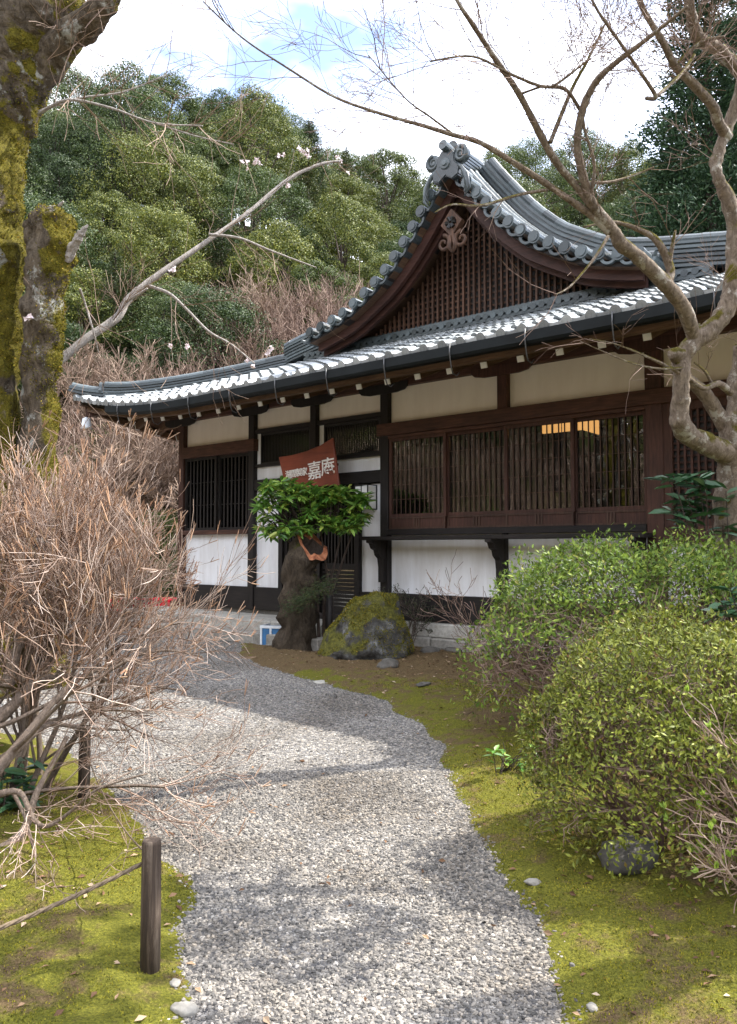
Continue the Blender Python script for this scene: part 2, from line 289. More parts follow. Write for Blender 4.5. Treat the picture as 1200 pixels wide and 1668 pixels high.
class MB:
    def __init__(s): s.v = []; s.f = []
    def box(s, x0, x1, y0, y1, z0, z1):
        b = len(s.v); s.v += [(x0, y0, z0), (x1, y0, z0), (x1, y1, z0), (x0, y1, z0), (x0, y0, z1), (x1, y0, z1), (x1, y1, z1), (x0, y1, z1)]
        s.f += [tuple(b + i for i in q) for q in ((0, 3, 2, 1), (4, 5, 6, 7), (0, 1, 5, 4), (1, 2, 6, 5), (2, 3, 7, 6), (3, 0, 4, 7))]; return s
    def tube(s, pts, rad, n=6, cap=True, jit=0.0, rng=None):
        pts = [Vector(p) for p in pts]; m = len(pts); b = len(s.v); up = None
        for i in range(m):
            t = (pts[min(i + 1, m - 1)] - pts[max(i - 1, 0)])
            if t.length < 1e-9: t = Vector((0, 0, 1))
            t.normalize()
            if up is None: up = t.orthogonal().normalized()
            else:
                up = up - t * up.dot(t)
                if up.length < 1e-6: up = t.orthogonal()
                up.normalize()
            w = t.cross(up)
            for k in range(n):
                a = 2 * PI * k / n; r = rad[i] * (1 + (rng.uniform(-jit, jit) if jit else 0)); s.v.append(tuple(pts[i] + (up * math.cos(a) + w * math.sin(a)) * r))
        for i in range(m - 1):
            for k in range(n):
                k2 = (k + 1) % n; s.f.append((b + i * n + k, b + i * n + k2, b + (i + 1) * n + k2, b + (i + 1) * n + k))
        if cap: s.f.append(tuple(b + k for k in range(n))[::-1]); s.f.append(tuple(b + (m - 1) * n + k for k in range(n)))
        return s
    def prism(s, outline, y0, y1):                       # outline in x,z, thickness along y
        b = len(s.v); n = len(outline); s.v += [(x, y0, z) for x, z in outline] + [(x, y1, z) for x, z in outline]
        s.f.append(tuple(b + i for i in range(n))); s.f.append(tuple(b + n + i for i in range(n))[::-1])
        for i in range(n):
            j = (i + 1) % n; s.f.append((b + i, b + n + i, b + n + j, b + j))
        return s
    def sweep(s, path, sect, cap=True):                  # path: points with (pos, xdir, zdir); sect: 2D outline
        b = len(s.v); n = len(sect)
        for p, ax, az in path: s.v += [tuple(p + ax * a + az * c) for a, c in sect]
        for i in range(len(path) - 1):
            for k in range(n):
                k2 = (k + 1) % n; s.f.append((b + i * n + k, b + i * n + k2, b + (i + 1) * n + k2, b + (i + 1) * n + k))
        if cap: s.f.append(tuple(b + k for k in range(n))[::-1]); s.f.append(tuple(b + (len(path) - 1) * n + k for k in range(n)))
        return s
    def mesh(s, name, mat, smooth=False): return np_mesh(name, s.v, s.f, mat, smooth)
    def build(s, name, mat, parent=None, smooth=False, loc=None): return link(name, s.mesh(name, mat, smooth), parent, loc)
def bevel(me, w=0.006, seg=1):
    bm = bmesh.new(); bm.from_mesh(me); bmesh.ops.recalc_face_normals(bm, faces=bm.faces)
    bmesh.ops.bevel(bm, geom=list(bm.edges), offset=w, segments=seg, affect='EDGES', clamp_overlap=True); bm.to_mesh(me); bm.free(); return me
def fixn(me):
    bm = bmesh.new(); bm.from_mesh(me); bmesh.ops.recalc_face_normals(bm, faces=bm.faces); bm.to_mesh(me); bm.free(); return me
def beam(name, x0, x1, y0, y1, z0, z1, mat, parent, w=0.006):
    cx, cy, cz = (x0 + x1) / 2, (y0 + y1) / 2, (z0 + z1) / 2
    me = MB().box(x0 - cx, x1 - cx, y0 - cy, y1 - cy, z0 - cz, z1 - cz).mesh(name, mat)
    if w: bevel(me, w)
    return link(name, me, parent, (cx, cy, cz))
def slats(name, xs, w, y0, y1, z0, z1, mat, parent):    # upright bars that share one mesh
    me = MB().box(-w / 2, w / 2, y0, y1, z0, z1).mesh(name, mat); return [link(name, me, parent, (x, 0, 0)) for x in xs]
def bars(name, zs, h, x0, x1, y0, y1, mat, parent):
    me = MB().box(x0, x1, y0, y1, -h / 2, h / 2).mesh(name, mat); return [link(name, me, parent, (0, 0, z)) for z in zs]
# ------------------------------------------------------------------ ground
def vnoise(x, y, sc, seed=0):
    x = np.asarray(x, float) * sc + seed * 17.3; y = np.asarray(y, float) * sc - seed * 9.1
    xi = np.floor(x).astype(np.int64); yi = np.floor(y).astype(np.int64); fx = x - xi; fy = y - yi; fx = fx * fx * (3 - 2 * fx); fy = fy * fy * (3 - 2 * fy)
    def h(a, b):
        n = (a * 374761393 + b * 668265263 + seed * 974711) & 0xffffffff; n = ((n ^ (n >> 13)) * 1274126177) & 0xffffffff; return ((n ^ (n >> 16)) & 0xffff) / 65535.0
    return (h(xi, yi) * (1 - fx) + h(xi + 1, yi) * fx) * (1 - fy) + (h(xi, yi + 1) * (1 - fx) + h(xi + 1, yi + 1) * fx) * fy
def fbm(x, y, sc, o=4, seed=0): return sum(vnoise(x, y, sc * 2 ** i, seed + i) * 0.5 ** i for i in range(o)) / sum(0.5 ** i for i in range(o))
def hill_z(x, y):
    x = np.asarray(x, float); y = np.asarray(y, float)
    a = y - (23.5 + 0.3 * np.clip(x, -10, 4)); b = 0.9 * (-x - 15); hd = np.maximum(a, b); hd = np.maximum(hd, 0.55 * (-y - 14))
    k = 0.66 + 0.14 * sstep(3, -13, x) + 0.02 * sstep(2, 30, x)
    up = np.where(hd > 0, k * (np.sqrt(hd * hd + 9) - 3), 0.12 * hd); up = np.where(up > 26, 26 + (up - 26) * 0.45, up)
    return up + 1.4 * (fbm(x, y, 0.09, 3, 5) - 0.5) * sstep(0, 8, hd)
def grid(name, xs, ys, zf, mat, keep=None):
    X, Y = np.meshgrid(xs, ys); Z = zf(X, Y); nx, ny = len(xs), len(ys); V = np.stack([X, Y, Z], -1).reshape(-1, 3)
    i = np.arange(nx * ny).reshape(ny, nx); Fq = np.stack([i[:-1, :-1], i[:-1, 1:], i[1:, 1:], i[1:, :-1]], -1).reshape(-1, 4)
    if keep is not None:
        k = keep(X, Y).reshape(-1); Fq = Fq[k[Fq].all(1)]; used = np.unique(Fq); mp_ = -np.ones(len(V), int); mp_[used] = np.arange(len(used)); V = V[used]; Fq = mp_[Fq]
    return np_mesh(name, V, Fq, mat, True), V
gx = np.concatenate([[-900, -400, -150, -60], np.linspace(-24, 16, 50), [60, 150, 400, 900]]); gy = np.concatenate([[-900, -300, -80], np.linspace(-12, 28, 60), [80, 300, 900]])
me, _ = grid('ground', gx, gy, lambda X, Y: gz(X, Y) - 0.004, 'earth'); tag(link('ground', me), kind='structure')
me, _ = grid('hill', np.linspace(-170, 190, 145), np.linspace(-120, 190, 125), lambda X, Y: hill_z(X, Y), 'hill_earth'); tag(link('hill', me), kind='structure')
me, _ = grid('gravel_path', np.linspace(-15, 7, 60), np.linspace(-4, 19.5, 70), lambda X, Y: gz(X, Y) + 0.004, 'gravel'); tag(link('gravel_path', me), kind='structure')
UD = Vector((0.777, -0.629, 0)); VD = Vector((0.629, 0.777, 0)); P0 = Vector((0.276, 11.5, 0))
def Bw(u, v, z=0.0): return P0 + UD * u + VD * v + Vector((0, 0, z))
def px_poly(px): return [tuple(gp(x, y))[:2] for x, y in px]
BED_R = px_poly([(384, 1066), (420, 1085), (520, 1112), (620, 1142), (680, 1177), (718, 1220), (735, 1290), (762, 1360), (820, 1430), (872, 1490), (900, 1560), (925, 1668), (945, 1850)]) + [(0.62, 1.3), (6, 0.8), (9, 6), tuple(Bw(6.2, 0.02))[:2], tuple(Bw(-0.3, 0.02))[:2], tuple(Bw(-0.3, -1.28))[:2], tuple(Bw(-1.7, -1.28))[:2]]
BED_L = px_poly([(285, 1760), (310, 1580), (312, 1500), (332, 1452), (300, 1420), (250, 1390), (222, 1340), (182, 1290), (140, 1245), (60, 1205), (-60, 1185)]) + [(-6.5, 7.4), (-9, 3), (-3, 0.8), (-0.65, 1.4)]
def sdist(poly, X, Y):
    P = np.asarray(poly, float); Q = np.roll(P, -1, 0); x = X.ravel(); y = Y.ravel(); best = np.full(x.shape, 1e9); ins = np.zeros(x.shape, bool)
    for (ax, ay), (bx, by) in zip(P, Q):
        dx, dy = bx - ax, by - ay; t = np.clip(((x - ax) * dx + (y - ay) * dy) / (dx * dx + dy * dy + 1e-12), 0, 1); best = np.minimum(best, np.hypot(x - ax - t * dx, y - ay - t * dy))
        c = ((ay > y) != (by > y)) & (x < (bx - ax) * (y - ay) / (by - ay + 1e-12) + ax); ins ^= c
    return np.where(ins, best, -best).reshape(X.shape)
def edge_d(poly, X, Y): return sdist(poly, X, Y) + 0.16 * (fbm(X, Y, 2.6, 3, 3) - 0.5) + 0.05 * (vnoise(X, Y, 14, 8) - 0.5)
def bed_h(poly, X, Y):
    d = edge_d(poly, X, Y); top = 0.085 * (1 - np.exp(-np.maximum(d, 0) / 0.30)) + 0.06 * sstep(0.1, 1.2, d) * (fbm(X, Y, 1.6, 3, 11) - 0.35) + 0.022 * sstep(0, 0.15, d) * (fbm(X, Y, 11, 3, 21) - 0.5) * 2
    return gz(X, Y) + np.where(d > 0, 0.004 + top, 0.004 + d * 0.6)
def bare_f(X, Y):                                        # trodden soil under the stump and the bushes
    b = np.zeros_like(X)
    for cx, cy, r, a in ((-0.9, 10.4, 0.75, 0.42), (0.9, 9.7, 1.25, 0.46), (2.2, 6.9, 1.3, 0.34), (2.1, 3.6, 0.7, 0.25), (-2.6, 3.5, 0.9, 0.22)): b = b + a * np.exp(-((X - cx) ** 2 + (Y - cy) ** 2) / (r * r))
    return b
def moss_bed(name, poly, xs, ys):
    me, V = grid(name, xs, ys, lambda X, Y: bed_h(poly, X, Y), 'moss', lambda X, Y: edge_d(poly, X, Y) > -0.05)
    at_ = me.attributes.new('bare', 'FLOAT', 'POINT'); at_.data.foreach_set('value', bare_f(V[:, 0], V[:, 1]).astype(np.float32) + 0.10 * (np.asarray(V[:, 1]) > 9.2))
    return tag(link(name, me), kind='structure')
def lin(a, b, st): return np.linspace(a, b, int(abs(b - a) / st))
moss_bed('moss_bank', BED_R, lin(-2.4, 9, 0.042), np.concatenate([lin(0.8, 7, 0.032), lin(7.03, 12.3, 0.05)]))
moss_bed('moss_verge', BED_L, lin(-9, -0.3, 0.036), lin(0.8, 7.6, 0.036))
def surf(x, y):
    X = np.array([[float(x)]]); Y = np.array([[float(y)]]); z = float(gz(x, y))
    for p in (BED_R, BED_L):
        if edge_d(p, X, Y)[0, 0] > 0: z = float(bed_h(p, X, Y)[0, 0])
    return z
# ------------------------------------------------------------------ teahouse
H = empty('teahouse', P0, math.atan2(-0.629, 0.777))
tag(H, 'dark timber teahouse with white plaster walls and curved grey tiled gable roof', 'house')
UC, HALF, EY, GY = 0.78, 6.90, -1.5, 1.25                # gable centre, half eave length, eave line, gable wall
_d = [0, .1, .35, .78, 1.28, 2.07, 2.7, 3.3, 4.05, 5.4, HALF]; _z = [7.44, 7.29, 6.97, 6.44, 5.97, 5.52, 5.35, 5.25, 5.12, 4.61, 4.01]
_dd = np.linspace(0, HALF, 200); _zz = np.interp(_dd, _d, _z)
for _ in range(30): _zz[1:-1] = (_zz[:-2] + 2 * _zz[1:-1] + _zz[2:]) / 4
def zd(d): return float(np.interp(d, _dd, _zz))
def zp(q): return zd(HALF - q)
def lift(e, q): return 0.40 * max(0.0, 1 - max(e, 0) / 3.4) ** 2.2 * max(0.0, 1 - q / 2.9)
def Fr(u, q): return Vector((u, EY + q, zp(q) + lift(HALF - abs(u - UC), q)))
BY = 10.5                                               # back eave
def Sd(y, q, s): return Vector((UC + s * (HALF - q), y, zp(q) + lift(min(y - EY, BY - y), q)))
def frame(p, ax, ay):
    ax = ax.normalized(); n = ax.cross(ay).normalized(); ay = n.cross(ax); return Matrix(((ax.x, ay.x, n.x, p.x), (ax.y, ay.y, n.y, p.y), (ax.z, ay.z, n.z, p.z), (0, 0, 0, 1)))
def surf_mtx(fn, a, q, sgn=1):
    p = fn(a, q); e = 0.03; return frame(p, (fn(a + e, q) - fn(a - e, q)) * sgn, fn(a, q + e) - fn(a, q - e))
TW, TE = 0.262, 0.236
def tile_mesh(name, seg, eave=False, mat='tile'):
    m = MB(); xs = [-TW / 2 - 0.008 + (TW + 0.016) * i / seg for i in range(seg + 1)]
    pr = lambda x: 0.040 * math.exp(-((x + 0.082) / 0.045) ** 2) - 0.012 * math.exp(-((x - 0.035) / 0.06) ** 2) + 0.010 * math.exp(-((x - 0.135) / 0.03) ** 2)
    y0 = -0.10 if eave else -0.03
    for x in xs: m.v += [(x, y0 + 0.022, pr(x) + 0.004), (x, y0, pr(x) + 0.044), (x, 0.27, pr(x) + 0.010)]
    for i in range(seg):
        a = i * 3; b = a + 3; m.f += [(a, b, b + 1, a + 1), (a + 1, b + 1, b + 2, a + 2)]
    if eave:
        m.tube([(-0.082, y0 - 0.012, 0.026), (-0.082, y0 + 0.16, 0.034)], [0.062, 0.058], 12)
        n = len(m.v); k = 6                              # drooping pan lip
        for i in range(k + 1):
            x = -0.02 + 0.15 * i / k; m.v += [(x, y0 - 0.004, pr(x) + 0.046), (x, y0 - 0.004, -0.03 + 0.02 * abs(i / k - .5))]
        for i in range(k): a = n + 2 * i; m.f.append((a, a + 1, a + 3, a + 2))
    return m.mesh(name, mat, False)
T_F, T_E, T_L = tile_mesh('roof_tile', 8), tile_mesh('eave_tile', 8, True), tile_mesh('roof_tile_far', 4)
# roof deck: one body under the tiles
dk = MB()
def sheet(m, fn, as_, qs, off):
    b = len(m.v)
    for q in qs:
        for a in as_(q): p = fn(a, q); m.v.append((p.x, p.y, p.z + off))
    n = len(as_(qs[0]))
    for j in range(len(qs) - 1):
        for i in range(n - 1): m.f.append((b + j * n + i, b + j * n + i + 1, b + (j + 1) * n + i + 1, b + (j + 1) * n + i))
QF = np.linspace(0, 2.8, 9); QS = np.sort(np.concatenate([np.linspace(0, HALF, 26), [HALF - 2.922, HALF - 2.918]]))
VY = 0.56                                               # verge line in front of the gable wall
def fa(q): return list(np.linspace(UC - HALF + q, UC + HALF - q, 41))
DV_ = 2.92                                              # the verge stops here; outside it the slope runs into the hip
def ys(q): return EY + q if q < 2.75 else (GY + .0 if HALF - q > DV_ else VY)
def sa(q): return list(np.linspace(ys(q), BY - (ys(q) - EY), 21))
for off in (-0.02, -0.11):
    sheet(dk, Fr, fa, list(QF), off)
    sheet(dk, lambda u, q: Vector((u, BY - q, zp(q) + lift(HALF - abs(u - UC), q))), fa, list(QF), off)
    for s in (-1, 1): sheet(dk, lambda y, q, s=s: Sd(y, q, s), sa, list(QS), off)
roof = dk.build('roof', 'wood_raft', H)
cam_l = Vector((7.02, -9.1, 1.6)); near = []; far = []
nc = int(2 * HALF / TW)
for j in range(12):
    for i in range(nc + 1):
        u = UC - HALF + 0.13 + i * TW; q = 0.02 + j * TE
        if abs(u - UC) > HALF - q - 0.06: continue
        M = surf_mtx(Fr, u, q); (near if j else far).append((1 if j else 0, M)) if False else near.append((j, u, M))
def sc_size(t):
    p = t[2].to_translation(); v = (t[0] == 0) * 0.6; return -1 / ((p - cam_l).length) - v - (10 if t[1] < 5.6 else 0)
near.sort(key=sc_size)
rj = random.Random(4)
def jitm(M): return M @ Matrix.Rotation(rj.uniform(-0.018, 0.018), 4, 'Z') @ Matrix.Rotation(rj.uniform(-0.02, 0.02), 4, 'X') @ Matrix.Translation((0, rj.uniform(-.006, .006), rj.uniform(0, .006)))
def joined(name, items, mat, parent):
    Vs, Fs, b = [], [], 0
    cache = {}
    for me, M in items:
        if me.name not in cache:
            a = np.empty(len(me.vertices) * 3, np.float32); me.vertices.foreach_get('co', a); cache[me.name] = (a.reshape(-1, 3), [tuple(p.vertices) for p in me.polygons])
        a, f = cache[me.name]; R = np.array(M)[:3]; Vs.append(a @ R[:, :3].T + R[:, 3]); Fs += [tuple(i + b for i in t) for t in f]; b += len(a)
    return link(name, np_mesh(name, np.concatenate(Vs), Fs, mat), parent)
rest = []; n_t = 0
for j, u, M in near:
    if j == 0: link('eave_tile', T_E, roof, mtx=jitm(M))
    elif n_t < 300: link('roof_tile', T_F, roof, mtx=jitm(M)); n_t += 1
    else: rest.append((T_F, jitm(M)))
for s in (-1, 1):
    for j in range(int(HALF / TE)):
        q = 0.02 + j * TE; y = EY + 0.13
        while y < BY - 0.1:
            ok = (y - EY > q + 0.06 and BY - y > q + 0.06) if q < 2.06 else (max(1.0, ys(q) + .25) < y < BY - 2.5)
            if ok and q < HALF - 0.15: rest.append((T_L, surf_mtx(lambda a, b, s=s: Sd(a, b, s), y, q, s)))
            y += TW
for j in range(11):
    for i in range(nc):
        u = UC - HALF + 0.13 + i * TW; q = 0.02 + j * TE
        if abs(u - UC) < HALF - q - 0.06: rest.append((T_L, surf_mtx(lambda a, b: Vector((a, BY - b, zp(b))), u, q, -1)))
tag(joined('roof_tile_field', rest, 'tile', roof), kind='stuff')
# ridges: flat courses stacked under a row of round cap tiles
def half_round(r, n=8): return [(r * math.cos(PI * k / n), r * math.sin(PI * k / n)) for k in range(n + 1)]
def ridge(pts, w, h, n, capr, seglen=0.3, start=0.0):
    P = []
    for i, p in enumerate(pts):
        t = pts[min(i + 1, len(pts) - 1)] - pts[max(i - 1, 0)]; t.normalize(); ax = t.cross(Vector((0, 0, 1))).normalized(); P.append((p, ax, ax.cross(t).normalized()))
    hh = h / n
    for k in range(n):
        wk = w * (1 - 0.05 * k); zc = k * hh; sec = [(-wk / 2, zc), (wk / 2, zc), (wk / 2, zc + hh * .55), (wk / 2 - .035, zc + hh * .62), (wk / 2 - .035, zc + hh), (-wk / 2 + .035, zc + hh), (-wk / 2 + .035, zc + hh * .62), (-wk / 2, zc + hh * .55)]
        MB().sweep(P, sec).build('ridge_course', 'tile_ridge', roof)
    ln = [0.0]
    for a, b in zip(pts, pts[1:]): ln.append(ln[-1] + (b - a).length)
    k = 0
    def ev(t):
        t = min(max(t, 0), ln[-1]); i = min(max(int(np.searchsorted(ln, t)) - 1, 0), len(pts) - 2); f = (t - ln[i]) / max(1e-6, ln[i + 1] - ln[i]); return pts[i].lerp(pts[i + 1], f), P[i][1].lerp(P[i + 1][1], f), P[i][2].lerp(P[i + 1][2], f)
    t = start
    while t < ln[-1] - 0.05:
        q = []
        for f, g in ((0, 1.06), (0.5, 1.03), (1, 1.0)):
            p, ax, az = ev(t + f * (seglen + .01)); q.append((p + az * h, ax * (capr * g), az * (capr * g)))
        m = MB(); sec = [(math.cos(PI * (k / 8) * 1.25 - 0.39), math.sin(PI * (k / 8) * 1.25 - 0.39)) for k in range(9)]; m.sweep(q, sec); m.build('ridge_cap', 'tile_ridge', roof); t += seglen
    return P
def prof_pts(s, y, d0, d1, n, off=0.0): return [Vector((UC + s * d, y, zd(d) + off)) for d in np.linspace(d0, d1, n)]
def corner_pts(sx, q0, q1, n, front=True, up=0.0):
    o = []
    for q in np.linspace(q0, q1, n):
        z = zp(q) + lift(q, q) + up + (0.10 * max(0, 1 - q / 0.8) ** 2); o.append(Vector((UC + sx * (HALF - q), (EY + q) if front else (BY - q), z)))
    return o
for s in (-1, 1):
    ridge(corner_pts(s, 2.9, 0.35, 22), 0.28, 0.21, 4, 0.070)             # hip ridge
    ridge(corner_pts(s, 0.55, -0.10, 6, up=-0.02), 0.26, 0.12, 2, 0.075)  # its lower tail
    ridge(corner_pts(s, 2.9, 0.1, 12, False), 0.34, 0.24, 3, 0.085, 0.6)
    ridge(prof_pts(s, 1.28, 0.0, 4.1, 30, 0.03), 0.30, 0.38, 6, 0.085)   # descending ridge
    ridge(prof_pts(s, 0.88, 0.05, 2.95, 30, 0.03), 0.15, 0.07, 1, 0.082)  # verge roll
    ridge(prof_pts(s, 1.06, 0.05, 2.95, 30, 0.03), 0.15, 0.10, 1, 0.074)
    # round tiles along the verge, ends towards the court
    ln = 0.0; last = None; ds = np.linspace(0.10, 2.92, 400); nxt = 0.05
    vt = MB(); vt.tube([(0, -0.06, 0), (0, 0.40, 0)], [0.092, 0.088], 14); vt.tube([(0, -0.075, 0), (0, -0.055, 0)], [0.064, 0.064], 12)
    vm = vt.mesh('verge_tile', 'tile_ridge'); um = MB()
    for k in range(9):
        a = -PI * 0.05 - PI * 0.9 * k / 8; um.v += [(0.115 * math.cos(a), -0.035, 0.095 * math.sin(a)), (0.115 * math.cos(a), 0.4, 0.095 * math.sin(a)), (0.075 * math.cos(a), -0.035, 0.06 * math.sin(a)), (0.075 * math.cos(a), 0.4, 0.06 * math.sin(a))]
    for k in range(8):
        a, b = k * 4, k * 4 + 4; um.f += [(a, b, b + 1, a + 1), (a + 2, a + 3, b + 3, b + 2), (a, a + 2, b + 2, b)]
    umm = um.mesh('verge_pan', 'tile_ridge')
    for d in ds:
        p = Vector((UC + s * d, VY, zd(d)))
        if last is not None: ln += (p - last).length
        last = p
        if ln >= nxt:
            e = 0.02; t = Vector((s * e, 0, zd(d + e) - zd(d))).normalized(); nrm = Vector((-t.z * 1, 0, t.x)) if s > 0 else Vector((t.z, 0, -t.x))
            if nrm.z < 0: nrm = -nrm
            rot = math.atan2(nrm.x, nrm.z); k = len([o for o in ()])
            M = Matrix.Translation(p + nrm * 0.055) @ Matrix.Rotation(rot, 4, 'Y'); link('verge_tile', vm, roof, mtx=M)
            p2 = p + t * 0.13; link('verge_pan', umm, roof, mtx=Matrix.Translation(p2 + nrm * 0.01) @ Matrix.Rotation(rot, 4, 'Y')); nxt += 0.265
ridge([Vector((UC, y, 7.36)) for y in np.linspace(0.62, 8.2, 8)], 0.42, 0.40, 6, 0.10, 0.32)
# small ridge with patterned face along the foot of the gable
ridge([Vector((u, GY + 0.02, zp(2.8) + 0.02)) for u in np.linspace(UC - 3.6, UC + 3.6, 16)], 0.30, 0.17, 2, 0.05, 0.27)
rm = MB().prism([(0.05 * math.cos(a), 0.05 * math.sin(a)) for a in np.linspace(0, 2 * PI, 9)[:-1]], -0.012, 0.03).mesh('band_tile', 'tile_ridge')
for u in np.arange(UC - 3.5, UC + 3.55, 0.135): link('band_tile', rm, roof, (u, GY - 0.125, zp(2.8) + 0.10))
# ridge-end ornament tile: shield with volutes, leaf fins and a round cap
def volute(cx, cz, r, turns, s, w=0.05):
    pts = []; rr = []
    for k in range(26):
        f = k / 25; a = s * (f * turns * 2 * PI) + (PI / 2); q = r * (1 - 0.82 * f); pts.append((cx + q * math.cos(a) , 0, cz + q * math.sin(a))); rr.append(w * (1 - 0.45 * f))
    return pts, rr
def oni(name, M, sc, parent):
    root = MB().prism([(-.30, 0), (-.34, .16), (-.22, .30), (-.20, .48), (-.10, .60), (.10, .60), (.20, .48), (.22, .30), (.34, .16), (.30, 0), (.16, -.06), (0, .05), (-.16, -.06)], -0.06, 0.10).mesh(name, 'tile_ridge')
    bevel(root, 0.02, 2); o = link(name, root, parent, mtx=M @ Matrix.Scale(sc, 4))
    return o
OM = Matrix.Translation((UC + .02, 0.46, 7.20)); on = oni('ridge_end_tile', OM, 0.74, H)
for s in (-1, 1):
    m = MB(); p, r = volute(s * 0.33, 0.42, 0.16, 1.6, -s, 0.055); m.tube(p, r, 8); m.tube([(s * .33, .10, .42), (s * .33, -.02, .42)], [.17, .17], 16); m.build('volute', 'tile_ridge', on, True)
    m = MB()
    for k in range(5):
        m.tube([(s * (.22 + .03 * k), -.02, .26 - .03 * k), (s * (.36 + .035 * k), -.04, .14 - .05 * k), (s * (.46 + .02 * k), -.03, -.05 - .075 * k), (s * (.44 - .005 * k), -.02, -.16 - .085 * k)], [.03, .045, .04, .012], 6)
    m.build('leaf_fin', 'tile_ridge', on, True)
MB().tube([(0, -.16, .66), (0, .35, .62)], [.10, .095], 14).build('cap_roll', 'tile_ridge', on)
m = MB(); m.tube([(0, -.09, .30), (0, -.05, .30)], [.11, .13], 12); m.tube([(0, -.12, .30), (0, -.08, .30)], [.05, .07], 10); m.build('crest', 'tile_ridge', on)
for s in (-1, 1): p = corner_pts(s, 0.30, 0.2, 2)[0]; oni('ridge_end_tile', Matrix.Translation(p + Vector((0, 0, .02))) @ Matrix.Rotation(-s * PI / 4 * -1, 4, 'Z'), .40, H)
# ---- gable
gb = MB(); DG = np.linspace(-3.6, 3.6, 41)
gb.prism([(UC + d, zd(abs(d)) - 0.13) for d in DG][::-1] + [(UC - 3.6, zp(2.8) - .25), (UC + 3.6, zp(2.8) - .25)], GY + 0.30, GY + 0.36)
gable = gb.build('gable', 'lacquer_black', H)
sl = MB().box(-.016, .016, -.02, .02, 0, 1).mesh('lattice_slat', 'wood_gable')
for u in np.arange(UC - 3.1, UC + 3.12, 0.098):
    top = zd(abs(u - UC)) - 0.26 - 0.10 * (abs(u - UC) < 0.5); bot = zp(2.8) + 0.16
    if top - bot > 0.05: link('lattice_slat', sl, gable, (u, GY - 0.045, bot), scale=(1, 1, top - bot))
hb = MB().box(-1, 1, -.02, .0, -.014, .014).mesh('lattice_bar', 'wood_gable')
for z in np.arange(zp(2.8) + 0.20, 7.1, 0.098):
    w = float(np.interp(-(z + 0.26), -_zz, _dd))
    if w > 0.12: link('lattice_bar', hb, gable, (UC, GY + 0.0, z), scale=(min(w, 3.1), 1, 1))
for k, (y0, y1, o0, o1, mt) in enumerate(((0.72, 0.80, .06, .235, 'wood_barge'), (0.86, 0.93, .10, .30, 'wood_barge'))):
    for s in (-1, 1):
        D = np.linspace(0.0, 2.85 if k == 0 else 2.85, 24); up = [(UC + s * d, zd(d) - o0) for d in D]; lo = []
        for d in D:
            e = .02; sl_ = (zd(d + e) - zd(max(d - e, 0))) / (2 * e if d > e else e + d); lo.append((UC + s * d, max(zd(d) - o0 - (o1 - o0) * math.sqrt(1 + min(sl_ * sl_, 1.6)), 5.02)))
        ol = up + lo[::-1]; me = MB().prism(ol if s < 0 else ol[::-1], y0, y1).mesh('bargeboard', mt); link('bargeboard', fixn(me), gable)
# soffit of the verge
for s in (-1, 1):
    P = [(Vector((UC + s * d, 0.9, zd(d) - 0.075)), Vector((0, 1, 0)), Vector((0, 0, 1))) for d in np.linspace(0.02, 2.9, 24)]
    MB().sweep(P, [(-.33, -.03), (.36, -.03), (.36, .03), (-.33, .03)]).build('verge_board', 'wood_dark', gable)
# pendant under the gable peak
pz = zd(0) - 0.84
gg = MB().prism([(UC - .19, pz - .02), (UC, pz + .20), (UC + .19, pz - .02), (UC, pz - .24)], 0.60, 0.70).build('gable_pendant', 'wood_gable', gable)
m = MB()
for k in range(6):
    a = k * PI / 3; m.tube([(UC + .02 * math.cos(a), .59, pz + .02 * math.sin(a) - .02), (UC + .09 * math.cos(a), .585, pz - .02 + .09 * math.sin(a))], [.02, .034], 6)
m.build('flower_boss', 'lacquer_black', gg)
for s in (-1, 1):
    m = MB(); p, r = volute(UC + s * .16, pz - .30, .13, 1.3, s, .035); m.tube([(a, .64, c) for a, b, c in p], r, 7); m.tube([(UC + s * .03, .64, pz - .2), (UC + s * .06, .64, pz - .38), (UC, .64, pz - .47)], [.05, .045, .02], 6); m.build('scroll', 'wood_gable', gg, True)
# ---- eaves: rafters with white tips, fascia, gutter with hooks
def eave_sweep(name, sect, mat, yoff, zoff, u0, u1, n=40):
    P = [(Vector((u, EY + yoff, Fr(u, 0).z + zoff)), Vector((0, 1, 0)), Vector((0, 0, 1))) for u in np.linspace(u0, u1, n)]
    MB().sweep(P, sect).build(name, mat, H)
sq = lambda w, h: [(-w / 2, -h / 2), (w / 2, -h / 2), (w / 2, h / 2), (-w / 2, h / 2)]
eave_sweep('eave_board', sq(.09, .11), 'wood_fascia', 0.13, -0.155, UC - HALF + .12, UC + HALF - .12)
eave_sweep('tile_batten', sq(.07, .05), 'wood_dark', 0.06, -0.06, UC - HALF + .06, UC + HALF - .06)
def lside(name, sect, mat, xoff, zoff):
    for s in (-1, 1):
        P = [(Vector((UC + s * (HALF - xoff), y, Sd(y, 0, s).z + zoff)), Vector((1, 0, 0)), Vector((0, 0, 1))) for y in np.linspace(EY + .12, BY - .12, 30)]
        MB().sweep(P, sect).build(name, mat, H)
lside('eave_board', sq(.09, .11), 'wood_fascia', 0.13, -0.155); lside('tile_batten', sq(.07, .05), 'wood_dark', 0.06, -0.06)
ra = math.atan2(zp(1.6) - zp(0.3), 1.3)
rm_ = bevel(MB().box(-.040, .040, 0, 1.6, -.125, 0).mesh('rafter', 'wood_raft'), .004); tm = MB().box(-.0415, .0415, -.006, .012, -.1265, .0015).mesh('rafter_tip', 'white_paint')
RX = np.arange(-4.89, 6.1, 0.485)
rm_s = bevel(MB().box(-.040, .040, 0, .85, -.125, 0).mesh('rafter', 'wood_raft'), .004)
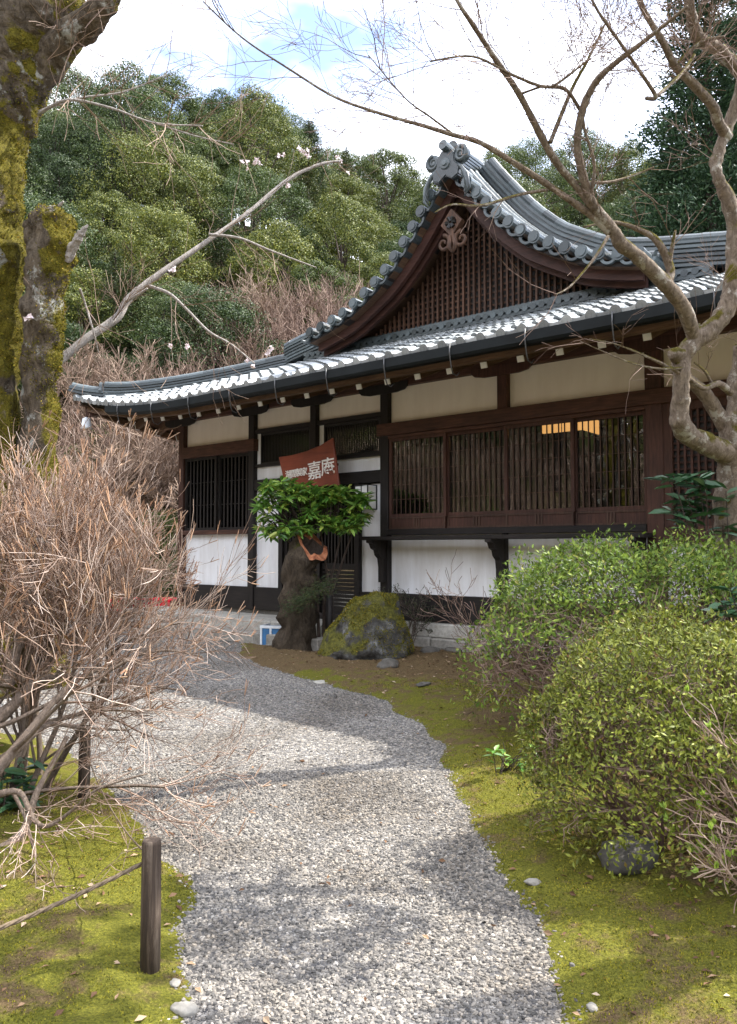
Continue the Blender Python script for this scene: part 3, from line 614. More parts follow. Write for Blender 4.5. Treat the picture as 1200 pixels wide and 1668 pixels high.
for u in RX:
    z = Fr(u, 0.27).z - 0.235; r_ = link('rafter', rm_ if abs(u - UC) < 4.8 else rm_s, H, mtx=Matrix.Translation((u, EY + 0.27, z)) @ Matrix.Rotation(ra, 4, 'X')); link('rafter_tip', tm, r_)
for s in (-1, 1):
    for y in np.arange(-0.41, 9.4, 0.485):
        p = Sd(y, 0.27, s); r_ = link('rafter', rm_ if .4 < y < 8.5 else rm_s, H, mtx=Matrix.Translation((p.x, y, p.z - .235)) @ Matrix.Rotation(s * PI / 2, 4, 'Z') @ Matrix.Rotation(ra, 4, 'X')); link('rafter_tip', tm, r_)
for s in (-1, 1):
    c0 = Vector((UC + s * (HALF - .12), EY + .12, Fr(UC + s * HALF, 0).z - .26)); c1 = Vector((UC + s * (HALF - 1.9), EY + 1.9, zp(1.9) - .24)); t = (c1 - c0)
    MB().sweep([(c0, t.cross(Vector((0, 0, 1))).normalized(), Vector((0, 0, 1))), (c1, t.cross(Vector((0, 0, 1))).normalized(), Vector((0, 0, 1)))], sq(.13, .17)).build('hip_rafter', 'wood_red', H)
gs = [(-.075, .07), (-.075, -.04), (-.05, -.07), (.05, -.07), (.075, -.04), (.075, .07), (.06, .07), (.055, -.03), (-.055, -.03), (-.06, .07)]
gut = MB().sweep([(Vector((u, EY - 0.055, 3.905 + 0.9 * lift(HALF - abs(u - UC), 0))), Vector((0, 1, 0)), Vector((0, 0, 1))) for u in np.linspace(-5.0, 7.0, 40)], gs).build('gutter', 'gutter', H)
hk = MB().tube([(0, -.085, .10), (0, -.088, -.02), (0, -.07, -.10), (0, -.05, -.18), (0, -.02, -.24), (0, .06, -.255), (0, .13, -.20)], [.008] * 7, 6).mesh('gutter_hook', 'iron', True)
for u in np.arange(-4.6, 6.2, 0.97): link('gutter_hook', hk, gut, (u, EY - 0.055, 3.90 + 0.9 * lift(HALF - abs(u - UC), 0)))
# ---- walls
LX, RXW = -4.88, 6.08
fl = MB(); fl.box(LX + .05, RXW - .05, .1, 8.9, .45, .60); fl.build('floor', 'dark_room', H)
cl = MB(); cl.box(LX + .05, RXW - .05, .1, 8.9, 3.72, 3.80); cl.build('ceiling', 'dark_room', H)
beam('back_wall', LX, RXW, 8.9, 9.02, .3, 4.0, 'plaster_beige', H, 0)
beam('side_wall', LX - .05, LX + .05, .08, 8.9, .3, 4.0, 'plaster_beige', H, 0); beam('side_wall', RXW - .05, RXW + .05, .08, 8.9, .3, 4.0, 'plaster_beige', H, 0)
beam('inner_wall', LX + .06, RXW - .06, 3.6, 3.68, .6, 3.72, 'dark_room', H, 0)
def post(u, z0, z1, mat='wood_dark', w=.15): return beam('post', u - w / 2, u + w / 2, -.075, .085, z0, z1, mat, H, .008)
for u, mt, w in ((LX, 'wood_red', .15), (-2.93, 'wood_dark', .14), (0.0, 'wood_dark', .15), (4.0, 'wood_red', .20), (RXW, 'wood_red', .16)): post(u, .57, 4.0, mt, w)
post(-1.46, 2.83, 4.0, 'wood_dark', .13); post(2.0, 3.475, 4.0, 'wood_red', .15)
for y in (2.9, 5.9, 8.9):
    for u in (LX, RXW): beam('post', u - .08, u + .08, y - .08, y + .08, .3, 4.0, 'wood_red', H)
beam('wall_plate', LX - .35, RXW + .35, -.085, .10, 4.02, 4.20, 'wood_red_h', H)
beam('side_plate', LX - .095, LX + .085, .10, 9.2, 4.02, 4.19, 'wood_red_h', H); beam('side_plate', RXW - .085, RXW + .095, .10, 9.2, 4.02, 4.19, 'wood_red_h', H)
def bracket(u, mat):
    o = [(-.46, .145), (-.455, .07), (-.40, .025), (-.26, 0), (.26, 0), (.40, .025), (.455, .07), (.46, .145)]
    me = MB().prism(o, -.115, -.079).mesh('boat_bracket', mat); link('boat_bracket', me, H, (u, 0, 3.93))
for u, mt in ((LX, 'wood_dark'), (-2.93, 'wood_dark'), (-1.46, 'wood_dark'), (0, 'wood_dark'), (2.0, 'wood_red'), (4.0, 'wood_red')): bracket(u, mt)
def panel(name, x0, x1, z0, z1, mat, y0=.02, y1=.06): return beam(name, x0, x1, y0, y1, z0, z1, mat, H, 0)
for a, b, z in ((LX + .075, -3.0, 3.52), (-2.86, -1.525, 3.68), (-1.395, -.075, 3.68), (.075, 1.925, 3.48), (2.075, 3.9, 3.48), (4.1, RXW - .08, 3.48)): panel('plaster_panel', a, b, z, 4.02, 'plaster_beige')
beam('head_rail', LX + .075, -2.86 + .02, -.095, .05, 3.31, 3.52, 'wood_red_h', H)
beam('head_rail', -.12, RXW - .09, -.105, .05, 3.30, 3.48, 'wood_red_h', H)
beam('head_rail', .075, 3.9, -.072, .05, 3.25, 3.297, 'wood_red_h', H, .004)
# left lattice bay
def lattice(u0, u1, z0, z1, n, mat, name='lattice_window', rails=3, sw=.026, frame_w=.05, kw=.012, y=-.03, glass=True, nvert=True):
    m = MB(); m.box(u0, u0 + frame_w, y, y + .045, z0, z1); m.box(u1 - frame_w, u1, y, y + .045, z0, z1); m.box(u0 + frame_w, u1 - frame_w, y + .002, y + .043, z1 - frame_w, z1); m.box(u0 + frame_w, u1 - frame_w, y + .002, y + .043, z0, z0 + frame_w)
    w = m.build(name, mat, H); i0, i1 = u0 + frame_w, u1 - frame_w
    slats('slat', [i0 + (i1 - i0) * (k + 1) / (n + 1) for k in range(n)], sw, y + .010, y + .024, z0 + frame_w, z1 - frame_w, 'wood_slat' if mat == 'wood_red' else mat, w)
    if rails: bars('cross_bar', [z0 + frame_w + (z1 - z0 - 2 * frame_w) * (k + 1) / (rails + 1) for k in range(rails)], kw, i0, i1, y + .0245, y + .036, 'wood_slat' if mat == 'wood_red' else mat, w)
    if glass: link('pane', MB().box(i0, i1, y + .038, y + .042, z0 + frame_w, z1 - frame_w).mesh('pane', 'glass'), w)
    return w
lattice(LX + .075, -3.9, 1.95, 3.31, 7, 'wood_dark', rails=2, sw=.035); lattice(-3.9, -3.0, 1.95, 3.31, 7, 'wood_dark', rails=2, sw=.035, y=.02)
beam('sill', LX + .075, -3.0, -.09, .06, 1.872, 1.95, 'wood_red_h', H)
panel('plaster_panel', LX + .075, -3.0, .955, 1.87, 'plaster_white')
# door bay
panel('plaster_panel', -2.86, -2.26, .955, 2.62, 'plaster_white'); panel('plaster_panel', -.50, -.075, .955, 2.60, 'plaster_white')
beam('lintel', -2.86, -.075, -.06, .06, 2.62, 2.80, 'wood_dark_h', H); panel('plaster_band', -2.86, -.075, 2.80, 3.02, 'plaster_white')
beam('rail', -2.86, -1.525, -.05, .05, 3.022, 3.07, 'wood_dark_h', H, 0); beam('rail', -1.395, -.075, -.05, .05, 3.022, 3.07, 'wood_dark_h', H, 0); beam('rail', -2.86, -1.525, -.05, .05, 3.61, 3.68, 'wood_dark_h', H, 0); beam('rail', -1.395, -.075, -.05, .05, 3.61, 3.68, 'wood_dark_h', H, 0)
for a, b in ((-2.78, -1.60), (-1.30, -.14)):
    lattice(a, b, 3.07, 3.61, 30, 'lacquer_black', 'transom_window', 0, .012, .035, y=.02)
for a, b in ((-2.86, -2.782), (-1.598, -1.525), (-1.395, -1.302), (-.138, -.075)): panel('plaster_strip', a, b, 3.07, 3.61, 'plaster_white')
for a in (-2.26, -.60): beam('door_post', a, a + .10, -.06, .07, .57, 2.62, 'wood_dark', H)
for k, (a, b, y) in enumerate(((-2.16, -1.36, -.01), (-1.42, -.60, .04))):
    m = MB(); m.box(a, a + .06, y, y + .04, .60, 2.60); m.box(b - .06, b, y, y + .04, .60, 2.60)
    for z0, z1 in ((.60, .70), (1.28, 1.38), (2.50, 2.60)): m.box(a + .06, b - .06, y + .002, y + .038, z0, z1)
    dr = m.build('door', 'wood_dark', H)
    slats('slat', [a + .06 + (b - a - .12) * (i + 1) / 10 for i in range(9)], .03, y + .006, y + .03, 1.38, 2.50, 'wood_dark', dr)
    bars('louvre', [.74 + .062 * i for i in range(9)], .045, a + .06, b - .06, y + .004, y + .028, 'wood_dark', dr)
    link('pane', MB().box(a + .06, b - .06, y + .031, y + .035, .7, 2.50).mesh('pane', 'glass'), dr)
# window bays: four sliding sashes
SB = [.085, 1.075, 2.03, 2.985, 3.9]
for k in range(4):
    w = lattice(SB[k] - (.015 if k else 0), SB[k + 1] + (.015 if k < 3 else 0), 2.075, 3.25, 10, 'wood_red', 'window_sash', 4, .013, .045, .009, y=-.055 if k % 2 == 0 else -.008)
    y = -.055 if k % 2 == 0 else -.008; a, b = SB[k], SB[k + 1]
    m = MB(); m.box(a, b, y + .012, y + .035, 1.90, 2.073); m.build('lower_panel', 'wood_red', w)
    m = MB(); m.box(a, b, y, y + .011, 1.90, 1.925); m.box(a, b, y, y + .011, 2.05, 2.073); mid = (a + b) / 2
    for x in (a + .005, mid - .055, mid - .012, mid + .032, b - .03): m.box(x, x + .025, y, y + .011, 1.925, 2.05)
    m.build('panel_strip', 'wood_slat', w)
beam('sill', .075, 3.9, -.10, .06, 1.81, 1.898, 'wood_dark_h', H)
beam('counter_shelf', -.18, 3.98, -.42, -.105, 1.735, 1.79, 'wood_dark_h', H)
def corbel(u):
    o = [(-.36, 0), (-.36, -.035), (-.30, -.05), (-.26, -.12), (-.19, -.15), (-.165, -.22), (-.10, -.27), (-.075, -.40), (-.075, -.62), (0, -.62), (0, 0)]
    me = MB().prism(o, -.045, .045).mesh('shelf_bracket', 'wood_dark'); link('shelf_bracket', fixn(me), H, mtx=Matrix.Translation((u, -.08, 1.735)) @ Matrix.Rotation(PI / 2, 4, 'Z') @ Matrix.Scale(-1, 4, (0, 1, 0)))
for u in (0.0, 1.98, 3.85): corbel(u)
panel('plaster_panel', .075, 1.93, .955, 1.81, 'plaster_white'); panel('plaster_panel', 2.03, 3.9, .955, 1.81, 'plaster_white'); post(1.98, .57, 1.73, 'wood_dark', .10)
panel('plaster_panel', 4.1, RXW - .08, .955, 1.68, 'plaster_white')
beam('sill', 4.1, RXW - .08, -.08, .06, 1.68, 1.86, 'wood_red_h', H)
lw = MB(); lw.box(4.1, 4.2, -.05, .02, 1.86, 3.30); lw.box(RXW - .18, RXW - .08, -.05, .02, 1.86, 3.30); lw.box(4.2, RXW - .18, -.048, .018, 3.2, 3.30); lw.box(4.2, RXW - .18, -.048, .018, 1.86, 1.94)
lw = lw.build('grid_window', 'wood_red', H); slats('slat', list(np.arange(4.26, RXW - .2, .075)), .024, -.04, -.015, 1.94, 3.2, 'wood_red', lw); bars('cross_bar', list(np.arange(2.0, 3.2, .075)), .024, 4.2, RXW - .18, -.014, .006, 'wood_red', lw)
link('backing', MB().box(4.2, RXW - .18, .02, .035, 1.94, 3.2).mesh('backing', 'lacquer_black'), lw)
for a, b in ((LX + .075, -3.0), (-2.86, -2.26), (-.50, -.075), (.075, RXW - .08)): beam('base_board', a, b, -.045, .06, .575, .953, 'wood_dark_h', H, .004)
# stone footing and steps
rs = random.Random(8); u = -.28
while u < RXW + .1:
    w = min(rs.uniform(.7, 1.15), RXW + .12 - u)
    if w < .15: break
    beam('footing_stone', u + .004, u + w - .004, -.17 + rs.uniform(-.008, .008), .3, .375, .567 + rs.uniform(-.004, .004), 'stone_light', H, .012); u += w
u = -.28
while u < RXW + .1:
    w = min(rs.uniform(.45, .8), RXW + .12 - u)
    if w < .15: break
    beam('footing_stone', u + .006, u + w - .006, -.24 + rs.uniform(-.015, .015), .3, .0, .372 + rs.uniform(-.006, .006), 'stone', H, .02); u += w
u = LX - .7
while u < -.30:
    w = min(rs.uniform(.9, 1.3), -.29 - u)
    beam('platform_stone', u + .004, u + w - .004, -.86, .3, .30, .50 + rs.uniform(-.003, .003), 'stone_light', H, .014)
    beam('step_stone', u + .004, u + w - .004, -1.20, -.87, .05, .352 + rs.uniform(-.004, .004), 'stone', H, .014); u += w
beam('threshold', -2.2, -.55, -.10, .08, .502, .598, 'wood_dark_h', H)
beam('base_board', LX + .075, -2.26, -.0, .06, .50, .572, 'stone_dark', H, 0); beam('base_board', -.5, -.29, -.0, .06, .50, .572, 'stone_dark', H, 0)
beam('foundation', LX - .05, RXW + .05, .32, 9.0, .0, .44, 'stone_dark', H, 0)
# ------------------------------------------------------------------ plants: builders
def rv(rng): return Vector((rng.gauss(0, 1), rng.gauss(0, 1), rng.gauss(0, 1))).normalized()
def grow(mb, rng, p, d, Ln, r, lvl, cfg, tips=None):
    ns = cfg['seg'][lvl]; pts = [p.copy()]; rad = [r]; d = d.normalized(); er = cfg.get('er', .4); ds = [d]
    for i in range(ns):
        d = (d + rv(rng) * cfg['wan'][lvl] + Vector((0, 0, cfg['up'][lvl]))).normalized(); p = p + d * (Ln / ns); pts.append(p); rad.append(max(r * (1 - (1 - er) * (i + 1) / ns), cfg.get('rmin', .001))); ds.append(d)
    mb[lvl if isinstance(mb, dict) else 0].tube(pts, rad, 7 if r > .05 else 5 if r > .015 else 3, False)
    if lvl > 0:
        n = cfg['n'][lvl]
        for k in range(n):
            t = rng.uniform(cfg.get('t0', .25), 1.0) if k else 1.0; f = t * ns; i = min(int(f), ns - 1); q = pts[i].lerp(pts[i + 1], f - i)
            side = rv(rng); side = (side - ds[i + 1] * side.dot(ds[i + 1])).normalized(); nd = (ds[i + 1] + side * cfg['spr'][lvl] * rng.uniform(.6, 1.3)).normalized()
            grow(mb, rng, q, nd, Ln * cfg['lr'][lvl] * rng.uniform(.65, 1.2), rad[min(i + 1, ns)] * cfg['rr'][lvl], lvl - 1, cfg, tips)
    elif tips is not None: tips.append((p, d))
def unit(a): return a / np.maximum(np.linalg.norm(a, axis=1, keepdims=True), 1e-9)
def leaf_arrays(P, D, N, Ln, Wd, fold=.25, six=False, droop=0.0):
    D = unit(D); N = unit(N - D * (N * D).sum(1, keepdims=True)); S = np.cross(D, N); Ln = np.broadcast_to(Ln, (len(P),))[:, None]; Wd = np.broadcast_to(Wd, (len(P),))[:, None]; n = len(P)
    if not six:
        m = P + D * Ln * .45 + N * Wd * fold; V = np.stack([P, m - S * Wd * .5, P + D * Ln, m + S * Wd * .5], 1).reshape(-1, 3); Fq = np.arange(n * 4).reshape(n, 4); return V, Fq
    a = P + D * Ln * .30 + N * Wd * fold; b = P + D * Ln * .68 + N * Wd * (fold - droop); tip = P + D * Ln - N * Ln * droop
    V = np.stack([P, a - S * Wd * .46, b - S * Wd * .42, tip, b + S * Wd * .42, a + S * Wd * .46], 1).reshape(-1, 3); i = np.arange(n)[:, None] * 6
    return V, np.concatenate([i + np.array([0, 1, 2, 3]), i + np.array([0, 3, 4, 5])])
def leaf_mesh(name, mat, *a, **k): return np_mesh(name, *leaf_arrays(*a, **k), mat)
def dome_pts(rs, n, c, rx, ry, h, lo=.15, depth=.12, flat=2.6):
    th = rs.uniform(0, 2 * PI, n); cz = rs.uniform(lo, 1, n); ph = np.arcsin(cz); e = 2 / flat
    x = np.sign(np.cos(th)) * np.abs(np.cos(th)) ** 1 * np.cos(ph) ** e; y = np.sin(th) * np.cos(ph) ** e; z = np.sin(ph) ** e
    N = unit(np.stack([x / rx, y / ry, z / h], 1)); k = 1 - np.abs(rs.normal(0, depth, n)); lump = 1 + .15 * (fbm(th * 2.2 + 5, cz * 4, 1.6, 4, 4) - .5) * 2
    return np.stack([c[0] + x * rx * k * lump, c[1] + y * ry * k * lump, c[2] + z * h * k * lump], 1), N, z
# ------------------------------------------------------------------ wooded hillside
RT = np.random.RandomState(11); rt = random.Random(11)
def broadleaf(seed, hgt=10.0, rad=3.6, lobes=26, nl=8000, lsz=.30, mat='leaf_tree'):
    rs = np.random.RandomState(seed); rr = random.Random(seed); tr = MB(); P, N = [], []
    top = []
    for k in range(lobes):
        f = (k + .5) / lobes; z = hgt * (.34 + .60 * f); w = rad * math.sin(PI * min(1, .28 + .66 * f)) ** .8; a = k * 2.4 + rr.uniform(-.5, .5); q = w * math.sqrt(rr.uniform(.2, 1.15)); c = Vector((q * math.cos(a), q * math.sin(a), z)); lr = rad * rr.uniform(.14, .34); top.append((c, lr))
    trunk = [Vector((0, 0, -1.0)), Vector((rr.uniform(-.2, .2), rr.uniform(-.2, .2), hgt * .3)), Vector((rr.uniform(-.4, .4), rr.uniform(-.4, .4), hgt * .7))]; tr.tube(trunk, [.24, .19, .07], 7, False)
    for c, lr in top[::4]: tr.tube([trunk[1].lerp(trunk[2], rr.uniform(0, .7)), c * .6 + Vector((0, 0, c.z * .32)), c], [.08, .05, .02], 5, False)
    n = nl // lobes
    for c, lr in top:
        v = unit(rs.normal(0, 1, (n, 3))); v[:, 2] = np.where(v[:, 2] < -.35, -v[:, 2], v[:, 2]); k = lr * (1.12 - np.abs(rs.normal(0, .24, n)))[:, None] * np.array([1, 1, .80]); k = k * (1 + .55 * (fbm(v[:, 0] * 2 + c.x, v[:, 2] * 2 + v[:, 1] * 1.3, 1.6, 3, 3)[:, None] - .5))
        P.append(np.array(c) + v * k); N.append(v)
    P = np.concatenate(P); N = unit(np.concatenate(N) + rs.normal(0, .36, P.shape)); D = unit(np.cross(N, rs.normal(0, 1, P.shape))); sz = lsz * rs.uniform(.6, 1.3, len(P))
    return tr.mesh('trunk', 'bark_dark', True), leaf_mesh('crown', mat, P, D, N, sz, sz * .62)
def conifer(seed, hgt=14.0, rad=2.4, nl=9000, lsz=.36, mat='leaf_cedar', lo=.08, taper=1.0):
    rs = np.random.RandomState(seed); rr = random.Random(seed); tr = MB(); tr.tube([(0, 0, -1), (0, 0, hgt * .5), (0, 0, hgt * .98)], [.30, .18, .03], 8, False); P, D, N = [], [], []
    nb = 130
    for k in range(nb):
        f = (k + rr.random()) / nb; z = hgt * (lo + (1 - lo) * f); w = rad * ((1 - f) ** taper * .95 + .07) * rr.uniform(.62, 1.12); a = k * 2.399 + rr.uniform(-.4, .4); ca, sa_ = math.cos(a), math.sin(a); tr.tube([(0, 0, z), (w * .5 * ca, w * .5 * sa_, z + .05 * w), (w * ca, w * sa_, z - .12 * w)], [.05, .03, .01], 3, False)
        n = max(12, int(nl / nb * (w / rad) * 1.9)); t = np.sqrt(rs.uniform(.04, 1, n)); sp = (.16 + .30 * (1 - np.abs(t - .55))) * w * .8 + .08
        o = rs.normal(0, 1, (n, 3)) * np.stack([sp * .55, sp * .55, sp * .30 + .06], 1); base = np.stack([t * w * ca, t * w * sa_, z + .10 * w * t * (1 - 2.2 * t)], 1); P.append(base + o)
        d = np.stack([np.full(n, ca), np.full(n, sa_), np.full(n, -.1)], 1) + rs.normal(0, .55, (n, 3)); d[:, 2] += .25; D.append(d); N.append(rs.normal(0, .6, (n, 3)) + np.array([ca * .4, sa_ * .4, .8]))
    P = np.concatenate(P); D = np.concatenate(D); N = np.concatenate(N); sz = lsz * rs.uniform(.6, 1.3, len(P)); return tr.mesh('trunk', 'bark_dark', True), leaf_mesh('crown', mat, P, D, N, sz, sz * .34)
BARE = dict(seg=[3, 3, 4, 4, 4], wan=[.18, .16, .14, .12, .08], up=[.10, .08, .06, .05, .05], n=[0, 6, 6, 6, 7], spr=[0, .8, .8, .75, .6], lr=[0, .6, .62, .6, .62], rr=[0, .62, .6, .6, .6], rmin=.007, t0=.3)
def bare_tree(seed, hgt=5.0, mat='twig_brown', r=.07, stems=3):
    rr = random.Random(seed); a, b = MB(), MB(); mb = {4: a, 3: a, 2: b, 1: b, 0: b}
    for k in range(stems): grow(mb, rr, Vector((rr.uniform(-.25, .25), rr.uniform(-.25, .25), -.3)), Vector((rr.uniform(-.4, .4), rr.uniform(-.4, .4), 1)), hgt * .46, r, 4 if k < 2 else 3, BARE)
    return a.mesh('trunk', 'twig_brown', True), b.mesh('crown', mat)
def plant_tree(name, meshes, loc, sc, rz, label, group, cat='tree', zs=1.0):
    e = empty(name, loc, rz); e.scale = (sc, sc, sc * zs); link('trunk', meshes[0], e); link('crown', meshes[1], e); return tag(e, label, cat, group)
BL = [broadleaf(21 + k, 10 + (k % 3), 3.4 + .35 * (k % 4), 60 + 8 * (k % 3), 36000, .125) for k in range(6)]
PN = [conifer(51 + k, 13, 2.5, 16000, .20, 'leaf_pine', .18, .8) for k in range(2)]
CD = conifer(71, 22, 4.6, 150000, .17, 'leaf_cedar', .05, .85)
BT = [bare_tree(31, 5.2, 'twig_brown'), bare_tree(32, 5.0, 'twig_plum'), bare_tree(33, 4.6, 'twig_brown', .06, 4)]
def zone(px): return 'beside the mossy trunk' if px < 150 else 'above the left roof corner' if px < 300 else 'above the left eave' if px < 440 else 'above the long hip ridge' if px < 580 else 'just left of the gable peak' if px < 735 else 'just right of the gable peak' if px < 900 else 'behind the maple limbs'
def tier(Y): return 'low on the hillside' if Y < 36 else 'halfway up the hillside' if Y < 47 else 'high on the hillside' if Y < 64 else 'on the skyline'
def hz_at(x, y): return float(hill_z(x, y))
def on_hill(px, Y): x = (px - 600) / F_PX * Y; return Vector((x, Y, hz_at(x, Y)))
rows = [(30, 80, -40, 330, .62), (33.5, 85, -40, 370, .70), (38, 85, -40, 1000, .76), (43, 80, -40, 1150, .80), (49, 76, -40, 1240, .84), (56, 74, -40, 1240, .9), (64, 72, -40, 1240, .95), (73, 70, -40, 1240, 1.0), (84, 80, -40, 1240, 1.0)]
for Y, step, p0, p1, sc in rows:
    px = p0 + rt.uniform(0, step)
    while px < p1:
        yy = Y + rt.uniform(-2.5, 2.5); p = on_hill(px, yy)
        if rt.random() < (.10 if px < 430 else .24): plant_tree('hillside_conifer', PN[rt.randrange(2)], p, sc * rt.uniform(.72, .95), rt.uniform(0, 6.3), 'dark pointed conifer ' + tier(Y) + ' ' + zone(px), 'conifers on the wooded hillside')
        else: plant_tree('hillside_tree', BL[rt.randrange(6)], p, sc * rt.uniform(.8, 1.12), rt.uniform(0, 6.3), 'rounded evergreen broadleaf tree ' + tier(Y) + ' ' + zone(px), 'broadleaf trees on the wooded hillside', zs=rt.uniform(.88, 1.12))
        px += step * rt.uniform(.75, 1.25)
for px, Y, k, sc in ((60, 22, 0, 1.0), (150, 24, 1, 1.1), (290, 25, 0, 1.2), (340, 27, 1, 1.3), (400, 29, 2, 1.45), (440, 31, 1, 1.5), (480, 34, 0, 1.6), (515, 31, 1, 1.6), (540, 35.5, 2, 1.7), (575, 33, 1, 1.65), (605, 31, 0, 1.6), (635, 35, 2, 1.6), (250, 28, 2, 1.3), (660, 33, 0, 1.5), (120, 28, 0, 1.2), (420, 34, 0, 1.5), (500, 28, 2, 1.4), (560, 28.5, 0, 1.45), (370, 31, 1, 1.4), (395, 33, 2, 1.5), (455, 33, 2, 1.55), (470, 29.5, 1, 1.5), (525, 33.5, 1, 1.7), (550, 31, 1, 1.6), (590, 35.5, 1, 1.7), (620, 33, 0, 1.65), (645, 31.5, 1, 1.55), (350, 24, 2, 1.1), (180, 26, 1, 1.2), (220, 24.5, 2, 1.1), (500, 36.5, 1, 1.6)):
    plant_tree('leafless_tree', BT[k], on_hill(px, Y), sc, rt.uniform(0, 6.3), 'leafless brown tree ' + zone(px) + ', low on the slope', 'leafless trees at the foot of the hillside')
for px, Y, k, sc in ((110, 25, 2, .34), (180, 27, 3, .4), (260, 23.5, 1, .30), (330, 27, 4, .42), (380, 23.8, 0, .30), (30, 24, 5, .4), (430, 28, 2, .4), (220, 30, 1, .45), (300, 22, 3, .24), (480, 30, 4, .42)):
    plant_tree('hillside_bush', BL[k], on_hill(px, Y) - Vector((0, 0, .9)), sc, rt.uniform(0, 6.3), 'low green bush at the hill foot ' + zone(px), 'low bushes on the hillside', 'bush')
plant_tree('cedar_tree', CD, Vector((10.7, 23.5, -.5)), 1.0, 0.4, 'tall dark green cedar behind the right end of the roof', None, 'tree')
plant_tree('cedar_tree', CD, Vector((14.2, 27, .5)), 1.05, 2.1, 'dark cedar at the right picture edge, half hidden by the tall cedar', None, 'tree')
plant_tree('leafless_tree', BT[1], Vector((7.4, 22.6, 0)), 1.75, 1.0, 'leafless reddish tree left of the tall dark cedar above the roof', None, 'tree')
for x, y, k, sc in ((-15, 3, 1, 1.3), (-13, 7.5, 0, 1.2), (-17, -2, 2, 1.4), (-12, 11, 1, 1.1), (-10.5, 14.5, 2, .95), (-14, -6, 0, 1.4)):
    plant_tree('leafless_tree', BT[k], Vector((x, y, hz_at(x, y) if hz_at(x, y) > 0 else .1)), sc, rt.uniform(0, 6), 'bare brown tree across the gravel court, mirrored in the teahouse windows', 'bare trees across the court')
for x, y, k, sc in ((-22, 6, 0, .9), (-24, -3, 2, 1.0), (-21, 14, 4, .85), (-26, 2, 5, 1.0), (-22, -10, 3, 1.0), (-20, 20, 1, .8)):
    plant_tree('hillside_tree', BL[k], Vector((x, y, hz_at(x, y))), sc, rt.uniform(0, 6), 'rounded evergreen tree on the slope across the court, mirrored in the windows', 'evergreens across the court')
def fuzz(obj, n, seed, side, thr, ln, name='moss_fuzz', sc=2.2):   # small moss leaves standing on a surface
    me = obj.data; me.calc_loop_triangles(); nv = len(me.vertices); co_ = np.empty(nv * 3, np.float32); me.vertices.foreach_get('co', co_); co_ = co_.reshape(-1, 3); nt = len(me.loop_triangles); t = np.empty(nt * 3, np.int32); me.loop_triangles.foreach_get('vertices', t); t = t.reshape(-1, 3)
    a, b, c = co_[t[:, 0]], co_[t[:, 1]], co_[t[:, 2]]; cr = np.cross(b - a, c - a); ar = np.linalg.norm(cr, axis=1); rs = np.random.RandomState(seed); k = rs.choice(nt, n, p=ar / ar.sum()); u, v = rs.uniform(0, 1, (2, n)); f = u + v > 1; u[f] = 1 - u[f]; v[f] = 1 - v[f]
    P = a[k] + (b[k] - a[k]) * u[:, None] + (c[k] - a[k]) * v[:, None]; N = unit(cr[k]); m_ = .55 * (N @ np.array(side)) + 1.5 * (fbm(P[:, 0] + P[:, 1] * .7, P[:, 2] + P[:, 1] * .4, sc, 4, seed) - .5); q = m_ > thr + rs.uniform(-.06, .06, n); P, N = P[q], N[q]
    D = N + rs.normal(0, .7, P.shape); s_ = ln * rs.uniform(.5, 1.3, len(P)); return tag(link(name, leaf_mesh(name, 'moss_dark', P - N * .003, D, rs.normal(0, 1, P.shape), s_, s_ * .45), obj), kind='stuff')
# ------------------------------------------------------------------ foreground: mossy tree on the left
def limb(mb, spec, n=10, jit=0.0, rng=None, sub=5):      # spec: (px, py, depth, radius in px) with smoothing
    P = [at(x, y, Y) for x, y, Y, r in spec]; R = [r * Y / F_PX for x, y, Y, r in spec]; pts, rad = [], []
    for i in range(len(P) - 1):
        a, b, c, d = P[max(i - 1, 0)], P[i], P[i + 1], P[min(i + 2, len(P) - 1)]
        for k in range(sub):
            t = k / sub; pts.append(.5 * ((2 * b) + (c - a) * t + (2 * a - 5 * b + 4 * c - d) * t * t + (3 * b - a - 3 * c + d) * t ** 3)); rad.append(R[i] + (R[i + 1] - R[i]) * t)
    pts.append(P[-1]); rad.append(R[-1])
    if rng: rad = [r * rng.uniform(.94, 1.07) for r in rad]
    mb.tube(pts, rad, n, True, jit, rng); return pts, rad
def rough(me, amp, sc):                                  # uneven bark
    n = len(me.vertices); a = np.empty(n * 3, np.float32); me.vertices.foreach_get('co', a); a = a.reshape(-1, 3); nr = np.empty(n * 3, np.float32); me.vertices.foreach_get('normal', nr); nr = nr.reshape(-1, 3)
    k = np.array([noise.fractal(Vector(v) * sc, 1.0, 2.0, 4) for v in a.tolist()]); me.vertices.foreach_set('co', (a + nr * (k * amp)[:, None]).ravel().astype(np.float32)); me.update(); return me
def sprout(mb, rng, pts, rad, n, Ln, cfg, lvl, t0=.2, r=None, bias=None, tips=None):
    for k in range(n):
        f = rng.uniform(t0, 1) * (len(pts) - 1); i = min(int(f), len(pts) - 2); p = pts[i].lerp(pts[i + 1], f - i); t = (pts[i + 1] - pts[i]).normalized(); s = rv(rng); s = (s - t * s.dot(t)).normalized(); d = t * .7 + s * .9
        if bias is not None: d += bias
        grow(mb, rng, p, d, Ln * rng.uniform(.5, 1.15), (r or rad[i] * .35) * rng.uniform(.7, 1.1), lvl, cfg, tips)
TW_C = dict(seg=[3, 4, 5, 5], wan=[.22, .2, .18, .14], up=[.03, .02, .02, .02], n=[0, 4, 5, 5], spr=[0, .75, .75, .7], lr=[0, .55, .55, .55], rr=[0, .6, .6, .6], rmin=.0016, t0=.2)
r1 = random.Random(5)
LT = empty('mossy_tree', (-2.98, 6.0, 0.06)); tag(LT, 'thick moss-covered tree trunk with lopped stump at the left edge', 'tree')
